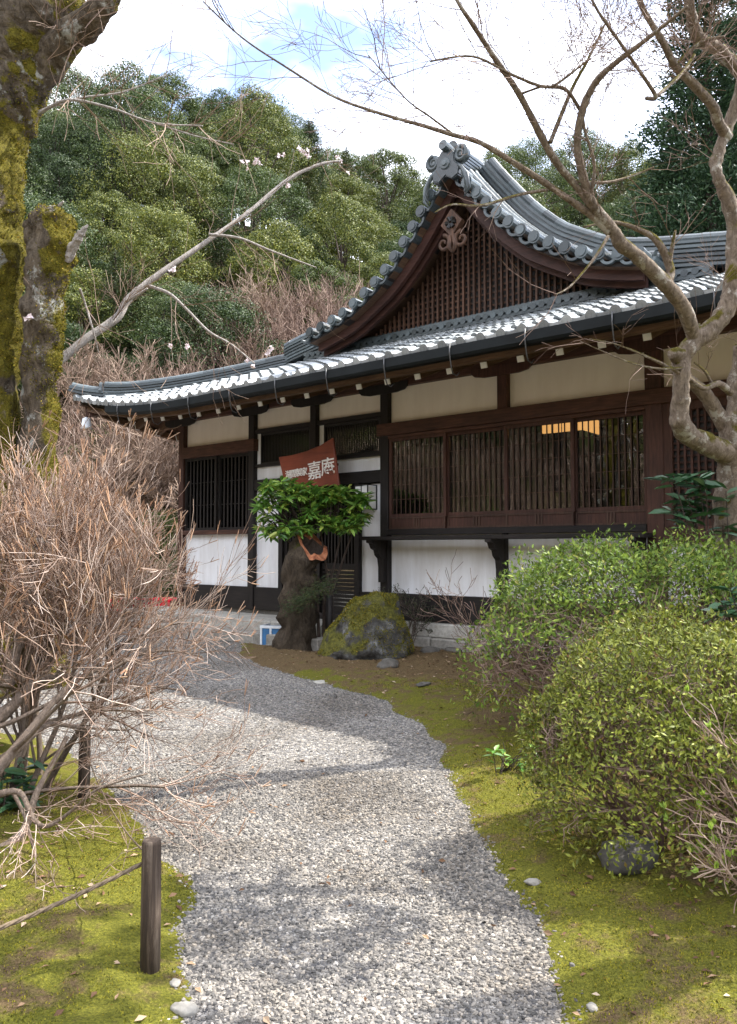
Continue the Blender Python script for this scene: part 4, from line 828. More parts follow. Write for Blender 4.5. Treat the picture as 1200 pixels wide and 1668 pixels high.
def kid(mb, name, mat, par, smooth=True, rg=None):       # geometry is laid out in world space, then moved under its thing
    me = mb.mesh(name, mat, smooth)
    if rg:
        for q in (rg if isinstance(rg[0], tuple) else (rg,)): rough(me, *q)
    M = Matrix.Translation(-par.location); me.transform(M); return link(name, me, par)
m = MB(); limb(m, [(-28, 1130, 6.0, 70), (-28, 900, 6, 62), (-30, 640, 6, 54), (-24, 450, 6, 58), (-28, 330, 6, 58), (-14, 200, 6, 60), (22, 100, 6, 74), (50, 20, 5.95, 80), (62, -60, 5.9, 70), (80, -200, 5.8, 58)], 60, 0, None, 26); TK = kid(m, 'trunk', 'bark_mossy', LT, True, ((.055, 3.2), (.022, 9), (.012, 24)))
m = MB(); pl, rl = limb(m, [(30, 160, 6.0, 30), (66, 110, 5.95, 33), (104, 66, 5.85, 27), (140, 38, 5.7, 23), (168, 10, 5.6, 20), (190, -30, 5.5, 17), (230, -130, 5.3, 12)], 30, 0, None, 16); kid(m, 'limb', 'bark_mossy', LT, True, ((.02, 6), (.012, 18)))
m = MB(); limb(m, [(72, 1120, 6.05, 36), (66, 900, 6.05, 32), (62, 700, 6.0, 29), (66, 560, 5.9, 30), (74, 470, 5.85, 33), (80, 400, 5.85, 37), (80, 365, 5.85, 38), (79, 352, 5.85, 30), (79, 346, 5.85, 12)], 40, 0, None, 18); SK = kid(m, 'lopped_stem', 'bark_mossy', LT, True, ((.045, 4), (.018, 10), (.010, 26)))
m = MB(); limb(m, [(108, 425, 5.8, 7), (120, 400, 5.75, 8), (132, 380, 5.7, 6), (143, 366, 5.68, 1)], 8, .2, r1); kid(m, 'broken_snag', 'bark_pale', LT, False); m = MB(); limb(m, [(84, 352, 5.8, 4), (94, 338, 5.75, 4), (103, 328, 5.72, 1.5)], 6, .1, r1); kid(m, 'broken_snag', 'bark_pale', LT, False)
m = MB(); tw = MB()
pb, rb = limb(m, [(70, 625, 6.05, 7.5), (85, 600, 6.1, 7), (140, 552, 6.2, 6.5), (190, 518, 6.3, 7), (207, 490, 6.35, 6.2), (240, 460, 6.4, 5), (330, 398, 6.6, 4), (405, 345, 6.8, 3.2), (470, 292, 7.0, 3.2), (520, 268, 7.1, 2.4), (556, 262, 7.2, 1.4)], 9, .06, r1)
p2, q2 = limb(m, [(240, 465, 6.4, 3.2), (275, 478, 6.4, 2.6), (300, 500, 6.4, 2.4), (340, 540, 6.4, 2), (375, 560, 6.4, 1.6), (415, 592, 6.4, 1)], 6)
p3, q3 = limb(m, [(340, 382, 6.6, 2.6), (390, 388, 6.6, 2.1), (440, 408, 6.6, 1.7), (515, 436, 6.6, 1)], 6); p4, q4 = limb(m, [(205, 492, 6.3, 2.5), (240, 470, 6.2, 1.8), (170, 560, 6.2, 1.2), (150, 470, 6.1, 1.2), (128, 415, 6.0, 1)][:2], 5)
p5, q5 = limb(m, [(130, 470, 5.9, 2), (140, 500, 6.0, 2), (152, 540, 6.0, 1.6), (160, 575, 6.1, 1)], 5)
p6, q6 = limb(m, [(62, 186, 5.95, 3), (110, 163, 5.8, 2.6), (180, 176, 5.7, 2.2), (250, 200, 5.6, 1.6), (330, 205, 5.5, 1.2)], 5); p7, q7 = limb(m, [(62, 182, 5.95, 2.4), (130, 160, 6.0, 2), (200, 150, 6.1, 1.5), (270, 122, 6.2, 1)], 5); p8, q8 = limb(m, [(250, 200, 5.6, 1.6), (320, 222, 5.5, 1.3), (380, 235, 5.4, 1)], 4)
kid(m, 'branch', 'bark_pale', LT)
fuzz(TK, 42000, 1, (1.0, -.35, .15), .26, .022); fuzz(SK, 26000, 2, (.9, -.3, .5), .24, .020)
tips = []
for P_, R_, n in ((pb, rb, 26), (p2, q2, 9), (p3, q3, 8), (p5, q5, 6), (p6, q6, 14), (p7, q7, 12), (p8, q8, 10)): sprout([tw], r1, P_, R_, n, .55, TW_C, 1, .1, .0042, None, tips)
sprout([tw], r1, pl, rl, 9, 1.1, TW_C, 2, .1, .007, Vector((.25, 0, -.3)))
kid(tw, 'twigs', 'twig_brown', LT, False)
bp = []; 
for (x, y, Y) in ((430, 272, 6.9), (415, 262, 6.9), (455, 258, 7), (488, 240, 7), (502, 250, 7), (540, 246, 7.1), (556, 262, 7.2), (562, 275, 7.2), (398, 270, 6.8), (45, 520, 5.7), (282, 442, 6.4), (276, 566, 6.4), (470, 300, 7), (308, 560, 6.4), (405, 590, 6.4), (437, 573, 6.4)):
    for k in range(r1.randint(1, 3)):
        c = at(x + r1.uniform(-7, 7), y + r1.uniform(-7, 7), Y)
        for j in range(7): bp.append((tuple(c), tuple(rv(r1))))
bP = np.array([b[0] for b in bp]) - np.array(LT.location); bD = np.array([b[1] for b in bp]); link('blossom', leaf_mesh('blossom', 'petal', bP, bD, np.random.RandomState(1).normal(0, 1, bP.shape), .030, .026), LT)
# ------------------------------------------------------------------ maple on the right
r2 = random.Random(9); MP = empty('maple_tree', (3.32, 7.0, 0.1)); tag(MP, 'leafless pale maple with crooked limbs in front of the right roof', 'tree')
tr, br, tw, fine, brt = MB(), MB(), MB(), MB(), MB(); LM = []
def ml(spec, n=10, mb=None): spec = [(a, b, c, d * (.80 if d < 13 else .86)) for a, b, c, d in spec]; p = limb(br if max(q[3] for q in spec) > 9 and spec[-1][3] > 6 else brt, spec, n, .03, r2, 6); LM.append(p); return p
limb(tr, [(1184, 1110, 7.0, 40), (1186, 960, 7.0, 30), (1190, 890, 7.0, 27), (1190, 800, 7.0, 24), (1194, 740, 6.95, 26), (1198, 700, 6.9, 24), (1206, 640, 6.9, 20), (1215, 560, 6.8, 18)], 16, .03, r2, 8)
ml([(1194, 742, 6.95, 22), (1160, 728, 6.8, 21), (1128, 712, 6.65, 20), (1108, 692, 6.5, 19), (1108, 655, 6.45, 16), (1110, 615, 6.4, 15), (1112, 582, 6.4, 16), (1132, 556, 6.4, 18), (1158, 536, 6.4, 18), (1180, 508, 6.4, 18), (1192, 470, 6.4, 17), (1196, 420, 6.4, 15), (1196, 375, 6.4, 14), (1188, 330, 6.35, 13), (1170, 290, 6.3, 12), (1166, 262, 6.3, 12), (1178, 225, 6.3, 12), (1196, 179, 6.3, 12), (1215, 120, 6.2, 12)], 14)
limb(br, [(1112, 582, 6.4, 12), (1102, 577, 6.35, 13), (1096, 575, 6.3, 9)], 9, .05, r2)
ml([(1196, 715, 6.95, 16), (1172, 680, 6.9, 15), (1150, 645, 6.85, 13), (1128, 624, 6.8, 12), (1104, 608, 6.75, 9), (1094, 603, 6.72, 5)], 11)
B = ml([(1132, 556, 6.4, 13), (1112, 500, 6.2, 14), (1076, 455, 6.05, 14), (1035, 415, 5.9, 13), (1012, 398, 5.8, 14), (998, 375, 5.75, 12), (967, 335, 5.65, 11), (950, 290, 5.55, 9), (940, 232, 5.45, 8), (950, 175, 5.35, 8), (971, 133, 5.25, 7), (1002, 103, 5.15, 6), (1058, 60, 5.0, 4.5), (1120, 10, 4.8, 3)], 11)
ml([(1085, 470, 6.1, 8), (1092, 440, 6.15, 9), (1072, 395, 6.1, 8), (1045, 376, 6.1, 6), (1000, 362, 6.0, 4), (950, 370, 5.9, 2)], 8); ml([(1090, 428, 6.12, 5), (1096, 395, 6.1, 4), (1100, 375, 6.1, 2)], 6)
ml([(967, 340, 5.65, 8), (940, 305, 5.6, 8), (908, 267, 5.5, 8), (883, 225, 5.4, 7.5), (846, 154, 5.25, 6.5), (812, 104, 5.15, 6), (771, 42, 5.0, 5), (744, 0, 4.9, 4), (715, -60, 4.8, 3)], 9)
ml([(992, 380, 5.75, 8), (967, 354, 5.7, 8), (908, 312, 5.6, 7), (846, 271, 5.5, 6.5), (783, 233, 5.4, 5.5), (738, 220, 5.3, 5), (690, 205, 5.2, 4.2), (620, 185, 5.1, 3.4), (545, 158, 5.0, 2.6), (470, 112, 4.9, 2.2), (395, 62, 4.8, 1.8), (330, 2, 4.7, 1.4)], 8)
ml([(896, 232, 5.4, 5), (912, 192, 5.4, 4.5), (933, 142, 5.4, 4), (958, 96, 5.4, 3), (985, 40, 5.4, 2)], 7); ml([(892, 309, 5.58, 3.5), (846, 317, 5.5, 3), (783, 335, 5.4, 2.8), (737, 333, 5.3, 2.2), (708, 346, 5.2, 1.2)], 6)
ml([(740, 220, 5.3, 2.6), (700, 190, 5.2, 2.2), (660, 160, 5.1, 1.6), (600, 90, 5, 1)], 5); ml([(846, 154, 5.25, 3), (880, 142, 5.2, 2.4), (905, 138, 5.2, 3), (960, 96, 5.1, 2)], 5)
ml([(1186, 225, 6.3, 11), (1170, 200, 6.2, 11), (1160, 172, 6.1, 10), (1125, 133, 5.95, 9), (1100, 108, 5.85, 8), (1078, 66, 5.7, 7), (1050, 20, 5.6, 6), (1033, -20, 5.5, 5)], 10); ml([(1215, 125, 6.2, 13), (1190, 100, 6.1, 13), (1165, 78, 6.0, 13), (1138, 62, 5.9, 12), (1126, 30, 5.8, 11), (1120, -20, 5.7, 9)], 11)
ml([(1052, 160, 5.4, 4), (1068, 158, 5.3, 5), (1048, 125, 5.2, 4), (1010, 70, 5.05, 3.5), (975, 20, 4.95, 3), (955, -20, 4.9, 2.5)], 6); ml([(1100, 108, 5.85, 5), (1140, 70, 5.8, 4), (1180, 60, 5.7, 3)], 6); ml([(1068, 158, 5.3, 4), (1110, 120, 5.6, 4), (1130, 90, 5.8, 4)], 6)
ml([(960, 330, 5.6, 4), (968, 270, 5.5, 3.4), (952, 210, 5.4, 3), (948, 170, 5.35, 3)], 6); ml([(930, 295, 5.6, 3.5), (990, 297, 5.7, 3), (1040, 282, 5.8, 2.5), (1065, 272, 5.8, 2)], 5); ml([(944, 178, 5.4, 4.5), (920, 145, 5.3, 4), (880, 140, 5.2, 3.2), (830, 120, 5.1, 3), (770, 92, 5.0, 2.4), (700, 100, 4.9, 1.6)], 6)
ml([(1190, 640, 6.8, 8), (1170, 625, 6.6, 7), (1145, 632, 6.5, 6), (1120, 615, 6.4, 5), (1085, 596, 6.3, 4), (1040, 575, 6.2, 2.4), (1000, 560, 6.1, 1.4), (960, 552, 6.0, 1)], 7); ml([(1112, 600, 6.35, 3.5), (1070, 600, 6.2, 2.6), (1020, 588, 6.1, 1.8), (945, 556, 6.0, 1)], 5); ml([(1160, 628, 6.6, 4), (1148, 605, 6.5, 3), (1130, 590, 6.45, 1.6)], 5)
ml([(990, 385, 5.7, 4), (968, 420, 5.6, 3.2), (930, 465, 5.5, 2.4), (905, 480, 5.4, 1.4)], 5)
for i, (P_, R_) in enumerate(LM):
    hi = P_[-1].z > 4.6; n = 10 if hi else 3; sprout([tw], r2, P_, R_, n, .62 if hi else .4, TW_C, 2 if hi else 1, .35, .0042, Vector((-.2, -.1, .25)))
for P_, R_ in (LM[5], LM[6], LM[7], LM[11], LM[12]): sprout([fine], r2, P_, R_, 5, .5, TW_C, 2, .45, .0030, Vector((-.1, 0, .15)))
kid(tr, 'trunk', 'bark_maple', MP, True, ((.03, 5), (.012, 16))); kid(br, 'limb', 'bark_maple', MP, True, ((.012, 9), (.008, 24))); kid(brt, 'limb', 'bark_maple', MP, True); kid(tw, 'twigs', 'twig_plum', MP, False); kid(fine, 'fine_twigs', 'twig_plum', MP, False)
# ------------------------------------------------------------------ bushes
def thing_at(name, x, y, label, cat, group=None): e = empty(name, (x, y, surf(x, y))); return tag(e, label, cat, group)
SH = dict(seg=[3, 3, 4, 5, 6], wan=[.20, .20, .18, .15, .10], up=[.07, .06, .04, .03, .05], n=[0, 4, 5, 6, 8], spr=[0, .65, .7, .7, .6], lr=[0, .62, .60, .62, .6], rr=[0, .70, .66, .62, .60], rmin=.0017, t0=.25, er=.55)
r3 = random.Random(17); BS = thing_at('bare_shrub', -2.35, 4.75, 'dense leafless tan shrub filling the left side before the hillside', 'shrub')
st, tg, tips = MB(), MB(), []
rust = MB(); mbs = {4: st, 3: st, 2: tg, 1: tg, 0: tg}
for k in range(13):
    b = Vector((-2.5 + r3.uniform(-.45, .5), 4.85 + r3.uniform(-.5, .5), 0.03)); lean = Vector((r3.uniform(-.55, .60), r3.uniform(-.45, .45), r3.uniform(.7, 1.5)))
    grow(mbs, r3, b, lean, r3.uniform(.95, 1.25), r3.uniform(.015, .024), 4, SH, tips)
for k in range(4):                                       # lower boughs arching out over the gravel
    b = Vector((-2.3 + r3.uniform(-.3, .4), 4.6 + r3.uniform(-.5, .4), r3.uniform(.15, .6))); lean = Vector((r3.uniform(.8, 1.4), r3.uniform(-.5, .3), r3.uniform(.0, .5))); grow(mbs, r3, b, lean, r3.uniform(.7, 1.0), r3.uniform(.014, .020), 3, SH, tips)
for p, d in tips[::5]:
    for q in range(2): dd = (d + rv(r3) * .5 + Vector((.1, 0, .5))).normalized(); e_ = p + dd * r3.uniform(.04, .10); rust.tube([p, e_, e_ + dd * .012], [.0032, .0034, .0015], 3, False)
for q_ in (st, tg, rust): q_.v = [((-1.15 + (x + 1.15) * .68) if x > -1.15 else x, y, z if z < 2.3 else 2.3 + (z - 2.3) * .5) for x, y, z in q_.v]
kid(st, 'stems', 'bark_twig', BS); kid(tg, 'twigs', 'twig_tan', BS, False); kid(rust, 'shoots', 'twig_rust', BS, False)
mm_ = MB(); mm_.tube([at(62, 945, 4.9), at(64, 912, 4.88), at(67, 878, 4.86)], [.045, .047, .044], 10); kid(mm_, 'cut_stub', 'stone_light', BS)
# low crooked boughs at the bottom left
BW = thing_at('low_shrub', -2.0, 4.1, 'low crooked grey boughs over the moss at the bottom left', 'shrub'); m = MB(); tw = MB(); LL = []
for sp in ([(-60, 1400, 3.9, 18), (0, 1385, 4.0, 15), (40, 1350, 4.1, 11), (60, 1290, 4.2, 8), (110, 1200, 4.4, 5)], [(-20, 1300, 4.0, 10), (30, 1290, 4.0, 7), (55, 1335, 3.9, 6), (80, 1345, 3.85, 5), (120, 1318, 3.8, 4), (160, 1285, 3.7, 3), (240, 1260, 3.7, 2)], [(0, 1250, 4.2, 12), (40, 1210, 4.3, 9), (80, 1180, 4.4, 7), (130, 1185, 4.5, 4), (210, 1190, 4.6, 2)], [(-20, 1180, 4.4, 22), (20, 1150, 4.5, 14), (60, 1110, 4.6, 10), (110, 1100, 4.7, 7), (190, 1110, 4.7, 4), (300, 1125, 4.7, 2)], [(20, 1290, 4.1, 5), (40, 1330, 4.0, 4), (60, 1400, 3.9, 3), (80, 1440, 3.8, 2)], [(0, 1430, 3.8, 6), (10, 1470, 3.7, 4), (40, 1485, 3.6, 2)], [(10, 1120, 4.6, 18), (30, 1050, 4.7, 12), (60, 1000, 4.8, 8), (100, 950, 4.9, 5), (150, 900, 5.0, 3)], [(-10, 1260, 4.1, 16), (40, 1200, 4.2, 10), (100, 1130, 4.4, 7), (160, 1090, 4.6, 5), (260, 1060, 4.7, 3), (330, 1070, 4.7, 2)]): LL.append(limb(m, [(a, b, c, d * .66) for a, b, c, d in sp], 8, .05, r3))
for P_, R_ in LL: sprout([tw], r3, P_, R_, 7, .5, TW_C, 2, .25, .0035, Vector((.35, 0, .0)))
kid(m, 'boughs', 'bark_twig', BW); kid(tw, 'twigs', 'twig_tan', BW, False)
# azalea behind, clipped bush in front
def bush(name, x, y, rx, ry, h, n, mat, lsz, label, seed, sparse, stems, tmat='twig_plum', lo=.05, depth=.10, flat=2.6, six=False):
    rs = np.random.RandomState(seed); rr = random.Random(seed); e = thing_at(name, x, y, label, 'bush'); z0 = e.location.z; tg = MB(); tips = []
    CF = dict(seg=[3, 3, 4, 4], wan=[.22, .2, .18, .16], up=[.05, .03, .02, .04], n=[0, 5, 5, 5], spr=[0, .75, .75, .7], lr=[0, .6, .6, .62], rr=[0, .66, .66, .64], rmin=.002, t0=.3, er=.5)
    for k in range(stems):
        a = rr.uniform(0, 2 * PI); q = math.sqrt(rr.random()) * .5; b = Vector((q * rx * math.cos(a), q * ry * math.sin(a), -.03)); t = rr.uniform(.1, 1.3); d = Vector((rx * math.cos(a) * t, ry * math.sin(a) * t, h * rr.uniform(.5, 1.0))); Ln = d.length * .52; grow([tg], rr, b, d, Ln, rr.uniform(.010, .018), 3, CF)
    V = np.array(tg.v); c = (V[:, 0] / rx) ** 2 + (V[:, 1] / ry) ** 2 + np.maximum(V[:, 2] / h, 0) ** flat; f = np.maximum(1, np.sqrt(np.maximum(c, 0)) / 1.0); V[:, 0] /= f; V[:, 1] /= f; V[:, 2] = np.where(V[:, 2] > 0, V[:, 2] / f, V[:, 2]); tg.v = [tuple(v) for v in V]
    tg.build('branches', tmat, e)
    P, N, z = dome_pts(rs, n, (0, 0, 0), rx, ry, h, lo, depth, flat); g = fbm(P[:, 0] * 1.0 + P[:, 1] * .6, P[:, 2] + P[:, 1] * .5, 3.2, 3, seed); keep = rs.uniform(0, 1, n) < sparse(z, g, P); P, N = P[keep], N[keep]
    D = unit(np.cross(N, rs.normal(0, 1, P.shape)) + N * rs.uniform(0, 1.1, (len(P), 1)) + np.array([0, 0, .25])); NN = unit(N + rs.normal(0, .5, P.shape) + np.array([0, 0, .5])); sz = lsz * rs.uniform(.6, 1.35, len(P)); link('leaves', leaf_mesh('leaves', mat, P, D, NN, sz, sz * .42, .12, six), e); return e
bush('azalea_bush', 2.32, 6.35, 1.56, .85, 1.60, 44000, 'leaf_azalea', .046, 'tall open azalea with fresh green leaves below the shop window', 41, lambda z, g, P: np.clip(.16 + 1.1 * sstep(.34, .80, z + .25 * (g - .5)), 0, 1) * np.clip(.35 + 1.5 * (g - .28), .12, 1), 46, 'twig_plum', .02, .12)
CB = bush('clipped_bush', 1.92, 4.05, 1.08, .78, 1.16, 76000, 'leaf_clipped', .029, 'dense clipped olive green bush in the right foreground', 42, lambda z, g, P: np.clip(.62 + .5 * sstep(.1, .5, z), 0, 1) * np.clip(.45 + 1.4 * (g - .28), .2, 1) * np.where((P[:, 0] > .15) & (z < .72), .6, 1), 40, 'twig_plum', .0, .075, 2.9)
# open shrub with bright buds
OS = thing_at('budding_shrub', 1.72, 3.25, 'open twiggy shrub with bright lime buds at the right edge', 'shrub'); tg, tips = MB(), []
CF = dict(seg=[3, 4, 5, 5], wan=[.25, .26, .24, .2], up=[.06, .03, .02, .03], n=[0, 4, 4, 5], spr=[0, .8, .8, .8], lr=[0, .6, .62, .6], rr=[0, .6, .62, .62], rmin=.0022, t0=.25, er=.5)
for k in range(9): grow([tg], r3, Vector((1.72 + r3.uniform(-.18, .25), 3.25 + r3.uniform(-.15, .2), .06)), Vector((r3.uniform(-.75, .6), r3.uniform(-.5, .4), r3.uniform(.6, 1.3))), r3.uniform(.40, .58), r3.uniform(.010, .016), 3, CF, tips)
for k in range(5): tg.tube([(1.75 + r3.uniform(-.1, .3), 3.3 + r3.uniform(-.1, .2), .02), (1.78 + r3.uniform(-.1, .3), 3.3, .3), (1.8 + r3.uniform(-.2, .4), 3.3 + r3.uniform(-.2, .2), .7)], [.028, .022, .012], 7, False)
kid(tg, 'branches', 'twig_brown', OS, False)
bP, bD = [], []
for p, d in tips:
    if r3.random() < .17:
        for q in range(r3.randint(5, 9)): bP.append(tuple(p - Vector(OS.location))); bD.append(tuple((d * .5 + Vector((0, 0, .7)) + rv(r3) * .55)))
bP = np.array(bP); bD = np.array(bD); link('buds', leaf_mesh('buds', 'leaf_bud', bP, bD, np.random.RandomState(2).normal(0, 1, bP.shape), np.random.RandomState(3).uniform(.022, .042, len(bP)), .014, .2), OS)
# broad glossy leaves
def leafy(name, x, y, label, pts, nper, L_, W_, mat, seed, up=.3, stem=.008, cat='plant', z=None):
    rs = np.random.RandomState(seed); rr = random.Random(seed); e = thing_at(name, x, y, label, cat); sm = MB(); P, D = [], []; o = Vector(e.location)
    for c in pts:
        c = Vector(c) - o; sm.tube([(rr.uniform(-.06, .06), rr.uniform(-.06, .06), -.03), c * .5 + Vector((rr.uniform(-.05, .05), rr.uniform(-.05, .05), .05)), c], [stem, stem * .8, stem * .5], 5, False)
        for k in range(nper): a = k * 2.4 + rr.uniform(-.4, .4); P.append(tuple(c - Vector((0, 0, rr.uniform(0, .10))))); D.append((math.cos(a), math.sin(a), rr.uniform(up - .5, up + .4)))
    P, D = np.array(P), np.array(D); N = np.array([0, 0, 1.0]) + rs.normal(0, .3, P.shape); s = rs.uniform(.65, 1.15, len(P)); sm.build('stems', 'bark_dark', e, True); link('leaves', leaf_mesh('leaves', mat, P, D, N, L_ * s, W_ * s, .10, True, .16), e); return e
r4 = random.Random(23)
leafy('broadleaf_shrub', 3.1, 6.75, 'dark glossy broad-leaved shrub beside the maple trunk', [at(1085 + 100 * r4.random(), 765 + 95 * r4.random(), 6.55 + .3 * r4.random()) for _ in range(17)], 7, .20, .072, 'leaf_glossy', 3, .25)
leafy('leafy_seedling', .93, 5.35, 'small broad-leaved green plant on the moss by the path', [at(800 + 75 * r4.random(), 1205 + 38 * r4.random(), 5.25 + .25 * r4.random()) for _ in range(12)], 5, .085, .04, 'leaf_shrub', 4, .35, .004)
leafy('aucuba_plant', -2.15, 4.55, 'dark green long-leaved plant under the boughs at lower left', [at(-10 + 60 * r4.random(), 1225 + 70 * r4.random(), 4.5 + .2 * r4.random()) for _ in range(11)], 6, .17, .042, 'leaf_glossy', 5, .1, .006)
leafy('broadleaf_shrub', 2.95, 5.65, 'pale broad leaves at the right edge between azalea and clipped bush', [at(1150 + 55 * r4.random(), 960 + 50 * r4.random(), 5.4 + .2 * r4.random()) for _ in range(7)], 6, .13, .06, 'leaf_glossy', 6, .2)
# little shrubs by the wall
def twiggy(name, x, y, label, h, w, n, seed, leaf=None, lsz=.02, mat='twig_dark', every=1):
    rr = random.Random(seed); e = thing_at(name, x, y, label, 'shrub'); tg, tips = MB(), []; C = dict(CF); C['rmin'] = .003
    for k in range(n): grow([tg], rr, Vector((rr.uniform(-.08, .08), rr.uniform(-.08, .08), -.03)), Vector((rr.uniform(-w, w), rr.uniform(-w, w), 1)), h * .5, .009, 3, C, tips)
    tg.build('branches', mat, e)
    if leaf:
        P = np.array([tuple(p - d * rr.uniform(0, .05)) for p, d in tips for _ in range(every)]); rs = np.random.RandomState(seed); link('leaves', leaf_mesh('leaves', leaf, P, rs.normal(0, 1, P.shape) + np.array([0, 0, .6]), rs.normal(0, 1, P.shape), lsz, lsz * .5), e)
    return e
twiggy('twig_shrub', .55, 10.75, 'small sparse dark twiggy shrub behind the mossy boulder', .95, .55, 7, 61, 'leaf_pine', .030, every=2)
twiggy('twig_shrub', 1.25, 7.5, 'bare upright twigs left of the tall azalea below the shelf', 1.5, .45, 4, 62, None, .02, 'twig_plum')
# ------------------------------------------------------------------ boulder, stump, green shrub
def ico(sub, fn, name, mat, smooth=True):
    bm = bmesh.new(); bmesh.ops.create_icosphere(bm, subdivisions=sub, radius=1)
    for v in bm.verts: v.co = fn(v.co.copy())
    me = bpy.data.meshes.new(name); bm.to_mesh(me); bm.free(); me.materials.append(MAT[mat])
    if smooth: me.polygons.foreach_set('use_smooth', np.ones(len(me.polygons), bool))
    return me
def rockfn(sx, sy, sz, seed, amp=.16):
    o = Vector((seed * 3.7, seed * 1.3, 0))
    def f(c):
        k = 1 + amp * noise.fractal(c * 1.3 + o, 1, 2, 5) + amp * 1.2 * (noise.cell(c * 1.9 + o) - .5) * .35 + amp * .8 * abs(noise.noise(c * 2.6 + o)); q = Vector((c.x * sx, c.y * sy, c.z * sz)) * k
        return Vector((q.x, q.y, max(q.z, -sz * .45)))
    return f
p = gp(598, 1086); bx, by = p.x, p.y + .42
def boulder(c):
    k = 1 + .13 * noise.fractal(c * 1.4 + Vector((3, 1, 7)), 1, 2, 6) + .06 * noise.turbulence(c * 3.1, 3, False); z = c.z * (.74 + .10 * c.x if c.z > 0 else .3); w = 1.0 - .22 * max(c.z, 0)
    return Vector((c.x * .60 * w + (.05 * c.z), c.y * .48 * w, z)) * k
me = ico(5, boulder, 'boulder', 'rock_moss'); B_ = link('boulder', me, None, (bx, by, surf(bx, by) + .05)); fuzz(B_, 26000, 3, (-.25, -.1, 1.0), .22, .022, sc=3.0); tag(B_, 'large rounded boulder with yellow moss in front of the entrance', 'boulder')
# hollow cut stump
p = gp(478, 1062); SX, SY = p.x, p.y + .12; ST = thing_at('hollow_stump', SX, SY, 'leaning dark hollow tree stump with pale cut top before the door', 'stump')
cs = [at(478, 1075, SY), at(482, 1020, SY), at(484, 960, SY), at(490, 920, SY), at(508, 892, SY)]; cr = [.33, .25, .225, .24, .245]; n = 26; m = MB(); rg = []
for i in range(17):
    f = i / 16 * 4; k = min(int(f), 3); c = cs[k].lerp(cs[k + 1], f - k) - Vector(ST.location); r = cr[k] + (cr[k + 1] - cr[k]) * (f - k); t = (cs[min(k + 1, 4)] - cs[k]).normalized(); ax = Vector((1, 0, 0)); ax = (ax - t * ax.dot(t)).normalized(); ay = t.cross(ax)
    for a in range(n):
        th = 2 * PI * a / n; w = r * (1 + .10 * math.sin(3 * th + 1.1 * i * .3) + .07 * noise.noise(Vector((math.cos(th) * 2, math.sin(th) * 2, i * .35))) + (.22 * max(0, 1 - i / 3) * max(0, math.sin(4 * th)))); od = (ax * math.cos(th) + ay * math.sin(th)); lip = (.17 * od.y + .05 * abs(od.x) + .03 * math.sin(5 * th)) * max(0, (i - 13) / 3); m.v.append(tuple(c + od * w + Vector((0, 0, lip))))
for i in range(16):
    for a in range(n): b = (a + 1) % n; m.f.append((i * n + a, i * n + b, (i + 1) * n + b, (i + 1) * n + a))
me = m.mesh('bark', 'bark_stump', True); rough(me, .085, 5); rough(me, .03, 16); link('bark', me, ST)
mt_ = MB(); base = 16 * n; outer = [Vector(me.vertices[base + a].co) for a in range(n)]; cc = sum(outer, Vector()) / n; t = (cs[4] - cs[3]).normalized()
r5 = random.Random(3); inner = [cc + (v - cc) * (.66 + .10 * math.sin(2 * PI * a / n * 2 + .6) + r5.uniform(-.04, .04)) - t * .02 for a, v in enumerate(outer)]; deep = [v * .75 + cc * .25 - t * .42 for v in inner]
mt_.v = [tuple(v + t * .004) for v in outer] + [tuple(v + t * .02) for v in inner] + [tuple(v) for v in deep]
hol = MB(); hol.v = mt_.v[n:]
for a in range(n): b = (a + 1) % n; mt_.f += [(a, b, n + b, n + a)]; hol.f.append((a, b, n + b, n + a))
mt_.v = mt_.v[:2 * n]; hol.f.append(tuple(range(n, 2 * n))); mt_.build('cut_rim', 'cut_wood', ST); hol.build('hollow', 'bark_dark', ST)
spr = []; sdir = []
for k in range(900):
    f = r5.random(); c = at(465 + 72 * f + r5.gauss(0, 7), 992 - 42 * f + r5.gauss(0, 8), SY - .36 + r5.gauss(0, .06)); spr.append(tuple(c - Vector(ST.location))); sdir.append((r5.gauss(.7, .5), r5.gauss(-.2, .4), r5.gauss(.35, .4)))
sm = MB(); sm.tube([at(470, 1000, SY - .2) - Vector(ST.location), at(500, 975, SY - .34) - Vector(ST.location), at(535, 955, SY - .36) - Vector(ST.location)], [.014, .010, .004], 5); spg = sm.build('sprig', 'twig_dark', ST)
link('needles', leaf_mesh('needles', 'leaf_pine', np.array(spr), np.array(sdir), np.random.RandomState(5).normal(0, 1, (900, 3)), .055, .010), spg)
GX, GYW = at(540, 1030, 11.05).x, 11.05
cl_ = []
for k in range(210):
    a = r4.uniform(0, 2 * PI); q = math.sqrt(r4.random()); cl_.append(at(508 + 90 * q * math.cos(a), 830 + 46 * q * math.sin(a) * (1 - .25 * math.cos(a)) - 4 + 10 * math.sin(a * 3), 10.75 + .55 * r4.random()))
e = leafy('evergreen_shrub', GX - .12, GYW, 'bright green long-leaved evergreen above the hollow stump', [], 0, .1, .1, 'leaf_shrub', 8) if False else thing_at('evergreen_shrub', GX - .12, GYW, 'bright green long-leaved evergreen spreading above the hollow stump', 'shrub')
o = Vector(e.location); sm = MB(); P, D = [], []
for k, (bx_, tx) in enumerate(((0, 470), (.05, 520), (.1, 560), (-.05, 500), (.12, 580), (.02, 445))): sm.tube([(bx_, r4.uniform(-.05, .05), -.05), Vector((bx_ + r4.uniform(-.08, .08), .02, .8)), at(tx, 850, 11.0) - o], [.028, .022, .010], 6, False)
for c in cl_:
    c = c - o; sm.tube([Vector((c.x * .6, c.y * .5, 1.75)), c], [.008, .004], 3, False)
    for k in range(11): a = k * 2.4 + r4.uniform(-.4, .4); P.append(tuple(c - Vector((0, 0, r4.uniform(0, .06))))); D.append((math.cos(a), math.sin(a), r4.uniform(-.7, .75)))
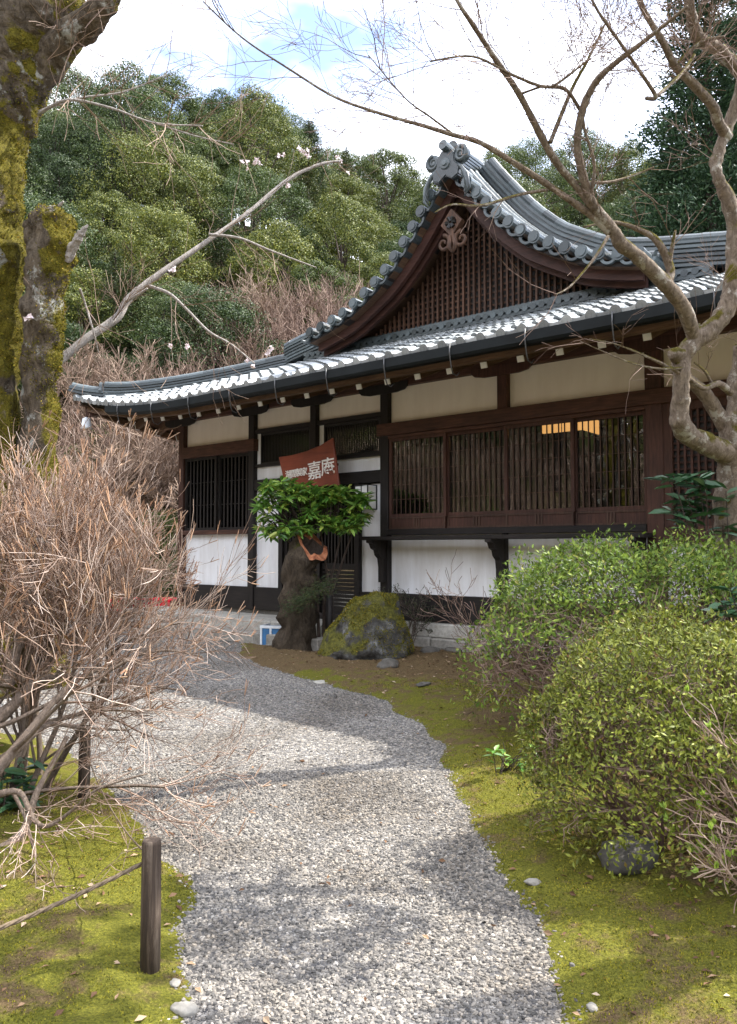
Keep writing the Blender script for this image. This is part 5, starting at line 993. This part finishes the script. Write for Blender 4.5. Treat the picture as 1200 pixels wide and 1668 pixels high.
sm.build('stems', 'bark_dark', e, True); P, D = np.array(P), np.array(D); s_ = np.random.RandomState(6).uniform(.6, 1.2, len(P)); link('leaves', leaf_mesh('leaves', 'leaf_shrub', P, D, np.array([0, 0, 1.]) + np.random.RandomState(7).normal(0, .3, P.shape), .17 * s_, .056 * s_, .10, True, .14), e)
# prop post behind the stump
beam_p = at(537, 1000, 11.0)
pp = MB().tube([(0, 0, -.05), (0, 0, .75)], [.05, .047], 12).build('prop_post', 'wood_dark', None, True, (beam_p.x, 10.9, surf(beam_p.x, 10.9))); tag(pp, 'dark round timber post behind the hollow stump', 'post')
# ------------------------------------------------------------------ signboard over the door
SG = empty('signboard', Bw(-1.27, -.42, 2.90), math.atan2(-0.629, 0.777)); tag(SG, 'tilted red-brown wooden signboard with white characters above the door', 'sign')
ol = [(-.60, .19), (-.30, .20), (.0, .235), (.30, .30), (.565, .40), (.70, -.34), (.30, -.33), (-.10, -.335), (-.44, -.335)]
me = fixn(MB().prism(ol, -.02, .02).mesh('board', 'wood_sign')); bevel(me, .008); bd = link('board', me, SG)
def text(body, size, x, z, par, shear=0.0, rot=0.0):
    cu = bpy.data.curves.new('lettering', 'FONT'); cu.body = body; cu.size = size; cu.extrude = .004; cu.offset = .0015; cu.resolution_u = 3; cu.shear = shear; o_ = bpy.data.objects.new('lettering', cu); COL.objects.link(o_)
    dg = bpy.context.evaluated_depsgraph_get(); me = bpy.data.meshes.new_from_object(o_.evaluated_get(dg)); bpy.data.objects.remove(o_); me.materials.clear(); me.materials.append(MAT['sign_ink'])
    return link('lettering', me, par, mtx=Matrix.Translation((x, -.026, z)) @ Matrix.Rotation(-rot, 4, 'Y') @ Matrix.Rotation(PI / 2, 4, 'X'))
for k, ch in enumerate('湖間製家'): text(ch, .135, -.435 + .118 * k, -.16 + .008 * k, bd, 0, .06)
text('嘉', .30, .06, -.20, bd, .0, .08); text('庵', .29, .34, -.155, bd, .0, .08)
m = MB(); m.box(-.35, -.31, .02, .38, .02, .06); m.box(.30, .34, .02, .38, .02, .06); m.build('hanger', 'wood_dark', SG)
SG.rotation_euler = (0, 0, math.atan2(-0.629, 0.777))
# ------------------------------------------------------------------ lamps
WL = empty('wall_lamp', Bw(-.335, -.08, 2.39), math.atan2(-0.629, 0.777)); tag(WL, 'square black-framed paper wall lamp right of the door', 'lamp')
MB().box(-.12, .12, -.115, .095, -.165, .165).build('shade', 'paper', WL)
for x in (-.135, .12):
    for y in (-.13, .085): MB().box(x, x + .015, y, y + .015, -.19, .19).build('frame_bar', 'lacquer_black', WL)
for z in (-.19, .175): MB().box(-.119, .119, -.13, -.117, z, z + .015).build('frame_bar', 'lacquer_black', WL); MB().box(-.134, -.121, -.114, .084, z, z + .015).build('frame_bar', 'lacquer_black', WL); MB().box(.121, .134, -.114, .084, z, z + .015).build('frame_bar', 'lacquer_black', WL)
MB().box(-.006, .006, -.124, -.116, -.174, .174).build('frame_bar', 'lacquer_black', WL); MB().box(-.119, .119, -.130, -.1165, .03, .042).build('frame_bar', 'lacquer_black', WL)
CLp = empty('ceiling_lamp', Bw(2.38, 1.25, 3.36), math.atan2(-0.629, 0.777)); tag(CLp, 'lit amber box lamp hanging inside behind the window lattice', 'lamp')
MB().box(-.30, .30, -.30, .30, -.10, .10).build('shade', 'lamp_paper', CLp)
for x in (-.308, -.155, -.003, .149, .302):
    MB().box(x, x + .008, -.312, -.301, -.11, .11).build('frame_bar', 'wood_dark', CLp); MB().box(-.312, -.301, x, x + .008, -.11, .11).build('frame_bar', 'wood_dark', CLp)
for z in (-.118, .11): MB().box(-.31, .31, -.31, .31, z, z + .008).build('frame_bar', 'wood_dark', CLp)
MB().tube([(0, 0, .118), (0, 0, .48)], [.006, .006], 6).build('cord', 'lacquer_black', CLp)
EL = empty('eave_lantern', Bw(UC - HALF + .12, EY + .12, 4.1), 0); tag(EL, 'small pale bell-shaped lantern hanging under the left eave corner', 'lantern')
MB().tube([(0, 0, -.04), (0, 0, -.07), (0, 0, -.22), (0, 0, -.25)], [.03, .075, .095, .105], 12).build('bell', 'white_plastic', EL, True); MB().tube([(0, 0, -.04), (0, 0, .16)], [.006, .006], 5).build('chain', 'iron', EL)
# ------------------------------------------------------------------ posts and rope
def wpost(px, py, h, r, label):
    p = gp(px, py); z = surf(p.x, p.y); e = MB(); rr = random.Random(px); e.tube([(0, 0, -.1), (0, 0, h * .5), (0, 0, h - .012), (.0, 0, h)], [r, r * 1.01, r * .98, r * .90], 20, True, .03, rr); o_ = e.build('wooden_post', 'post_wood', None, True, (p.x, p.y, z - .02)); o_.data.polygons.foreach_set('use_smooth', np.array([len(q.vertices) < 6 for q in o_.data.polygons])); tag(o_, label, 'post', 'wooden posts along the path'); return Vector((p.x, p.y, z + h))
a1 = wpost(244, 1592, .49, .036, 'weathered round wooden post on the moss, nearest to the camera'); a2 = wpost(136, 1312, .46, .036, 'dark round wooden post farther along the left path edge')
def rope(name, A, B_, sag, label, r=.008):
    m = MB(); n = 70
    for s in range(3):
        pts = []
        for k in range(n + 1):
            f = k / n; c = A.lerp(B_, f) - Vector((0, 0, sag * 4 * f * (1 - f))); a = f * (A - B_).length / .05 * 2 * PI * .35 + s * 2 * PI / 3; pts.append(c - A + Vector((0, math.cos(a) * r * .6, math.sin(a) * r * .6)))
        m.tube(pts, [r * .62] * len(pts), 5)
    o_ = m.build(name, 'rope', None, True, A); tag(o_, label, 'rope'); return o_
rope('rope', a1 - Vector((.037, 0, .11)), Vector((-2.0, 2.15, .28)), .06, 'brown twisted rope sagging from the nearest post to the left')
rope('rope', a1 - Vector((.0, -.037, .11)), a2 - Vector((0, .04, .10)), .10, 'thin brown rope strung between the two wooden posts', .004)
# ------------------------------------------------------------------ benches, blue crate
def bench(x, y, rz, w, label):
    e = empty('tea_bench', (x, y, float(gz(x, y))), rz); tag(e, label, 'bench', 'red tea benches'); beam('seat', -w / 2, w / 2, -.3, .3, .36, .41, 'wood_red_h', e)
    for sx in (-1, 1):
        for sy in (-1, 1): beam('leg', sx * (w / 2 - .1) - .03, sx * (w / 2 - .1) + .03, sy * .23 - .03, sy * .23 + .03, 0, .36, 'wood_red', e)
    m = MB(); m.box(-w / 2 + .06, w / 2 - .06, -.315, .315, .412, .425); m.box(-w / 2 + .06, w / 2 - .06, -.325, -.316, .20, .425); m.box(-w / 2 + .06, w / 2 - .06, .316, .325, .20, .425); m.build('red_cloth', 'red_cloth', e)
q = at(205, 965, 15.5); bench(q.x, q.y, -.5, .9, 'leftmost bench under a red cloth, seen through the twigs'); q = at(262, 958, 15.2); bench(q.x, q.y + .3, -.6, 1.15, 'bench under a red cloth beside the left corner of the teahouse')
q = gp(448, 1052); BC = empty('crate', (q.x - .02, q.y + .2, surf(q.x, q.y)), -.3); tag(BC, 'blue and white plastic crate on the ground left of the stump', 'crate')
MB().box(-.16, .2, -.16, .16, .0, .02).build('base', 'blue_plastic', BC)
for x0, x1, y0, y1 in ((-.16, -.145, -.145, .145), (.185, .2, -.145, .145), (-.16, .2, -.16, -.146), (-.16, .2, .146, .16)): MB().box(x0, x1, y0, y1, .02, .26).build('side', 'blue_plastic', BC)
MB().box(-.175, .215, -.175, -.162, .25, .29).build('rim', 'white_plastic', BC); MB().box(-.175, -.162, -.16, .175, .25, .29).build('rim', 'white_plastic', BC)
for x in (-.172, -.02, .19): MB().box(x, x + .03, -.173, -.1605, .0, .249).build('rib', 'white_plastic', BC)
# ------------------------------------------------------------------ stones along the edges
def stone(px, py, s, mat, label, seed, group='stones along the path edge', hgt=.5):
    p = gp(px, py); me = ico(3, rockfn(s, s * .7, s * hgt, seed, .22), 'edge_stone', mat); o_ = link('edge_stone', me, None, (p.x, p.y, surf(p.x, p.y) + s * hgt * .12)); o_.rotation_euler.z = seed; tag(o_, label, 'stone', group); o_.rotation_euler.x = .12 * math.sin(seed * 5)
stone(632, 1096, .17, 'stone_dark', 'flat reddish stone at the foot of the mossy boulder', 1); stone(520, 1112, .10, 'stone_light', 'pale flat stone on the path edge before the stump', 2, hgt=.2); stone(868, 1452, .038, 'stone', 'small pale stone at the path edge below the clipped bush', 3); stone(1024, 1426, .19, 'stone_dark', 'big grey stone half buried under the clipped bush', 4, hgt=.55)
stone(285, 1612, .026, 'stone', 'small pale stone at the foot of the nearest post', 5); stone(300, 1652, .05, 'stone', 'round grey stone at the bottom left path edge', 6); stone(690, 1128, .09, 'stone_dark', 'low dark stone on the moss right of the boulder', 7, hgt=.3); stone(965, 1652, .026, 'stone', 'small pale stone on the moss at the bottom right', 8); stone(348, 1418, .03, 'stone_dark', 'dark bluish pebble lying on the gravel left of centre', 9); stone(700, 1072, .14, 'stone_dark', 'dark stone between boulder and azalea at the footing', 10); stone(738, 1068, .12, 'stone_dark', 'rough stone beside the footing left of the azalea', 12)
# ------------------------------------------------------------------ pebbles, moss tufts, litter
RS = np.random.RandomState(77)
def in_view(X, Y, m=.12): return np.abs(X) < (.48 + m) * Y + .15
bm = bmesh.new(); bmesh.ops.create_icosphere(bm, subdivisions=1, radius=1); IV = np.array([tuple(v.co) for v in bm.verts]); IF = np.array([[v.index for v in f.verts] for f in bm.faces]); bm.free()
DV = np.array([(math.cos(a), math.sin(a), -.5) for a in np.arange(5) * 2 * PI / 5] + [(.75 * math.cos(a + .3), .75 * math.sin(a + .3), .75) for a in np.arange(5) * 2 * PI / 5] + [(.08, -.05, 1.0)]); DF = np.array([(i, (i + 1) % 5, 5 + (i + 1) % 5) for i in range(5)] + [(i, 5 + (i + 1) % 5, 5 + i) for i in range(5)] + [(5 + i, 5 + (i + 1) % 5, 10) for i in range(5)])
OV = np.array([(1, 0, 0), (0, 1, 0), (-1, 0, 0), (0, -1, 0), (.1, .1, 1), (-.1, 0, -1)], float); OF = np.array([(0, 1, 4), (1, 2, 4), (2, 3, 4), (3, 0, 4)])
def pebbles(n, y0, y1, smin, smax, BV, BF):
    Y = RS.uniform(y0, y1, n); X = RS.uniform(-1, 1, n) * (.60 * Y + .15); ed = np.maximum(edge_d(BED_R, X, Y), edge_d(BED_L, X, Y)); k = ed < .02 + .10 * RS.uniform(0, 1, n) ** 4; k &= RS.uniform(0, 1, n) < np.minimum(1, Y / y1 + .15); X, Y = X[k], Y[k]; n = len(X)
    s = smin + (smax - smin) * RS.uniform(0, 1, n) ** 2.2; sc = np.stack([s * RS.uniform(.8, 1.3, n), s * RS.uniform(.6, 1, n), s * RS.uniform(.35, .65, n)], 1); th = RS.uniform(0, 2 * PI, n); tl = RS.normal(0, .35, n); V = BV[None] * sc[:, None, :] * (1 + RS.uniform(-.16, .16, (n, len(BV), 1)))
    z = V[..., 2] * np.cos(tl)[:, None] + V[..., 0] * np.sin(tl)[:, None]; x = V[..., 0] * np.cos(tl)[:, None] - V[..., 2] * np.sin(tl)[:, None]; y = V[..., 1]
    c, s_ = np.cos(th)[:, None], np.sin(th)[:, None]; W_ = np.stack([x * c - y * s_ + X[:, None], x * s_ + y * c + Y[:, None], z + (gz(X, Y) + .004 + .16 * np.maximum(ed[k], 0) + s * .28 * RS.uniform(.2, 1.2, n))[:, None]], -1)
    return W_.reshape(-1, 3), (BF[None] + (np.arange(n) * len(BV))[:, None, None]).reshape(-1, BF.shape[1])
a, b = pebbles(150000, 2.2, 5.6, .0036, .0125, DV, DF); tag(link('gravel_stones', np_mesh('gravel_stones', a, b, 'pebble')), 'grey and tan gravel stones covering the path', 'gravel', kind='stuff')
a, b = pebbles(150000, 5.2, 12.5, .006, .014, OV, OF); tag(link('gravel_stones', np_mesh('gravel_stones', a, b, 'pebble')), 'fine grey gravel farther along the path and court', 'gravel', kind='stuff')
def tufts(name, poly, n, y0, y1, label):
    Y = RS.uniform(y0 ** .5, y1 ** .5, n) ** 2; X = RS.uniform(-1, 1, n) * (.56 * Y + .1); d = edge_d(poly, X, Y); g = fbm(X, Y, 1.3, 4, 31) + .35 * fbm(X, Y, 9, 3, 41) + .9 * bare_f(X, Y); k = (d > .02) & (RS.uniform(.60, .84, n) > g * 1.0); X, Y = X[k], Y[k]; n = len(X); P = np.stack([X, Y, bed_h(poly, X, Y) - .004], 1)
    D = RS.normal(0, .55, (n, 3)) + np.array([0, 0, 1.0]); s = RS.uniform(.006, .0135, n) * (.7 + .12 * Y); me = leaf_mesh(name, 'moss_tuft', P, D, RS.normal(0, 1, (n, 3)), s, s * .42); tag(link(name, me), label, 'moss', kind='stuff')
tufts('moss_tufts', BED_R, 300000, 1.6, 8.5, 'short yellow-green moss covering the bank right of the path'); tufts('moss_tufts', BED_L, 230000, 1.6, 6.5, 'short yellow-green moss covering the verge left of the path')
def litter(n):
    Y = RS.uniform(1.8, 11.5, n); X = RS.uniform(-1, 1, n) * (.56 * Y); dR = edge_d(BED_R, X, Y); dL = edge_d(BED_L, X, Y); bf = bare_f(X, Y); on = (dR > .03) | (dL > .03); k = (on & (RS.uniform(0, 1, n) < .07 + 1.6 * bf)) | (~on & (RS.uniform(0, 1, n) < .012) & (Y < 9)); X, Y, dR, on = X[k], Y[k], dR[k], on[k]; n = len(X)
    Z = np.where(on, np.where(dR > 0, bed_h(BED_R, X, Y), bed_h(BED_L, X, Y)) + .006, gz(X, Y) + .016); D = RS.normal(0, 1, (n, 3)) * np.array([1, 1, .2]); N = RS.normal(0, .35, (n, 3)) + np.array([0, 0, 1]); s = RS.uniform(.02, .05, n); tag(link('leaf_litter', leaf_mesh('leaf_litter', 'litter', np.stack([X, Y, Z], 1), D, N, s, s * .5)), 'fallen brown leaves on the moss, under the bushes and on the gravel', 'leaf litter', kind='stuff')
litter(20000)
# ------------------------------------------------------------------ tree beyond the right edge that shades the near path
plant_tree('shade_tree', broadleaf(91, 6.6, 1.5, 16, 1500, .17), Vector((3.8, 3.4, 0.1)), 1.0, .3, 'evergreen tree beyond the right edge that dapples the near path', None, 'tree')
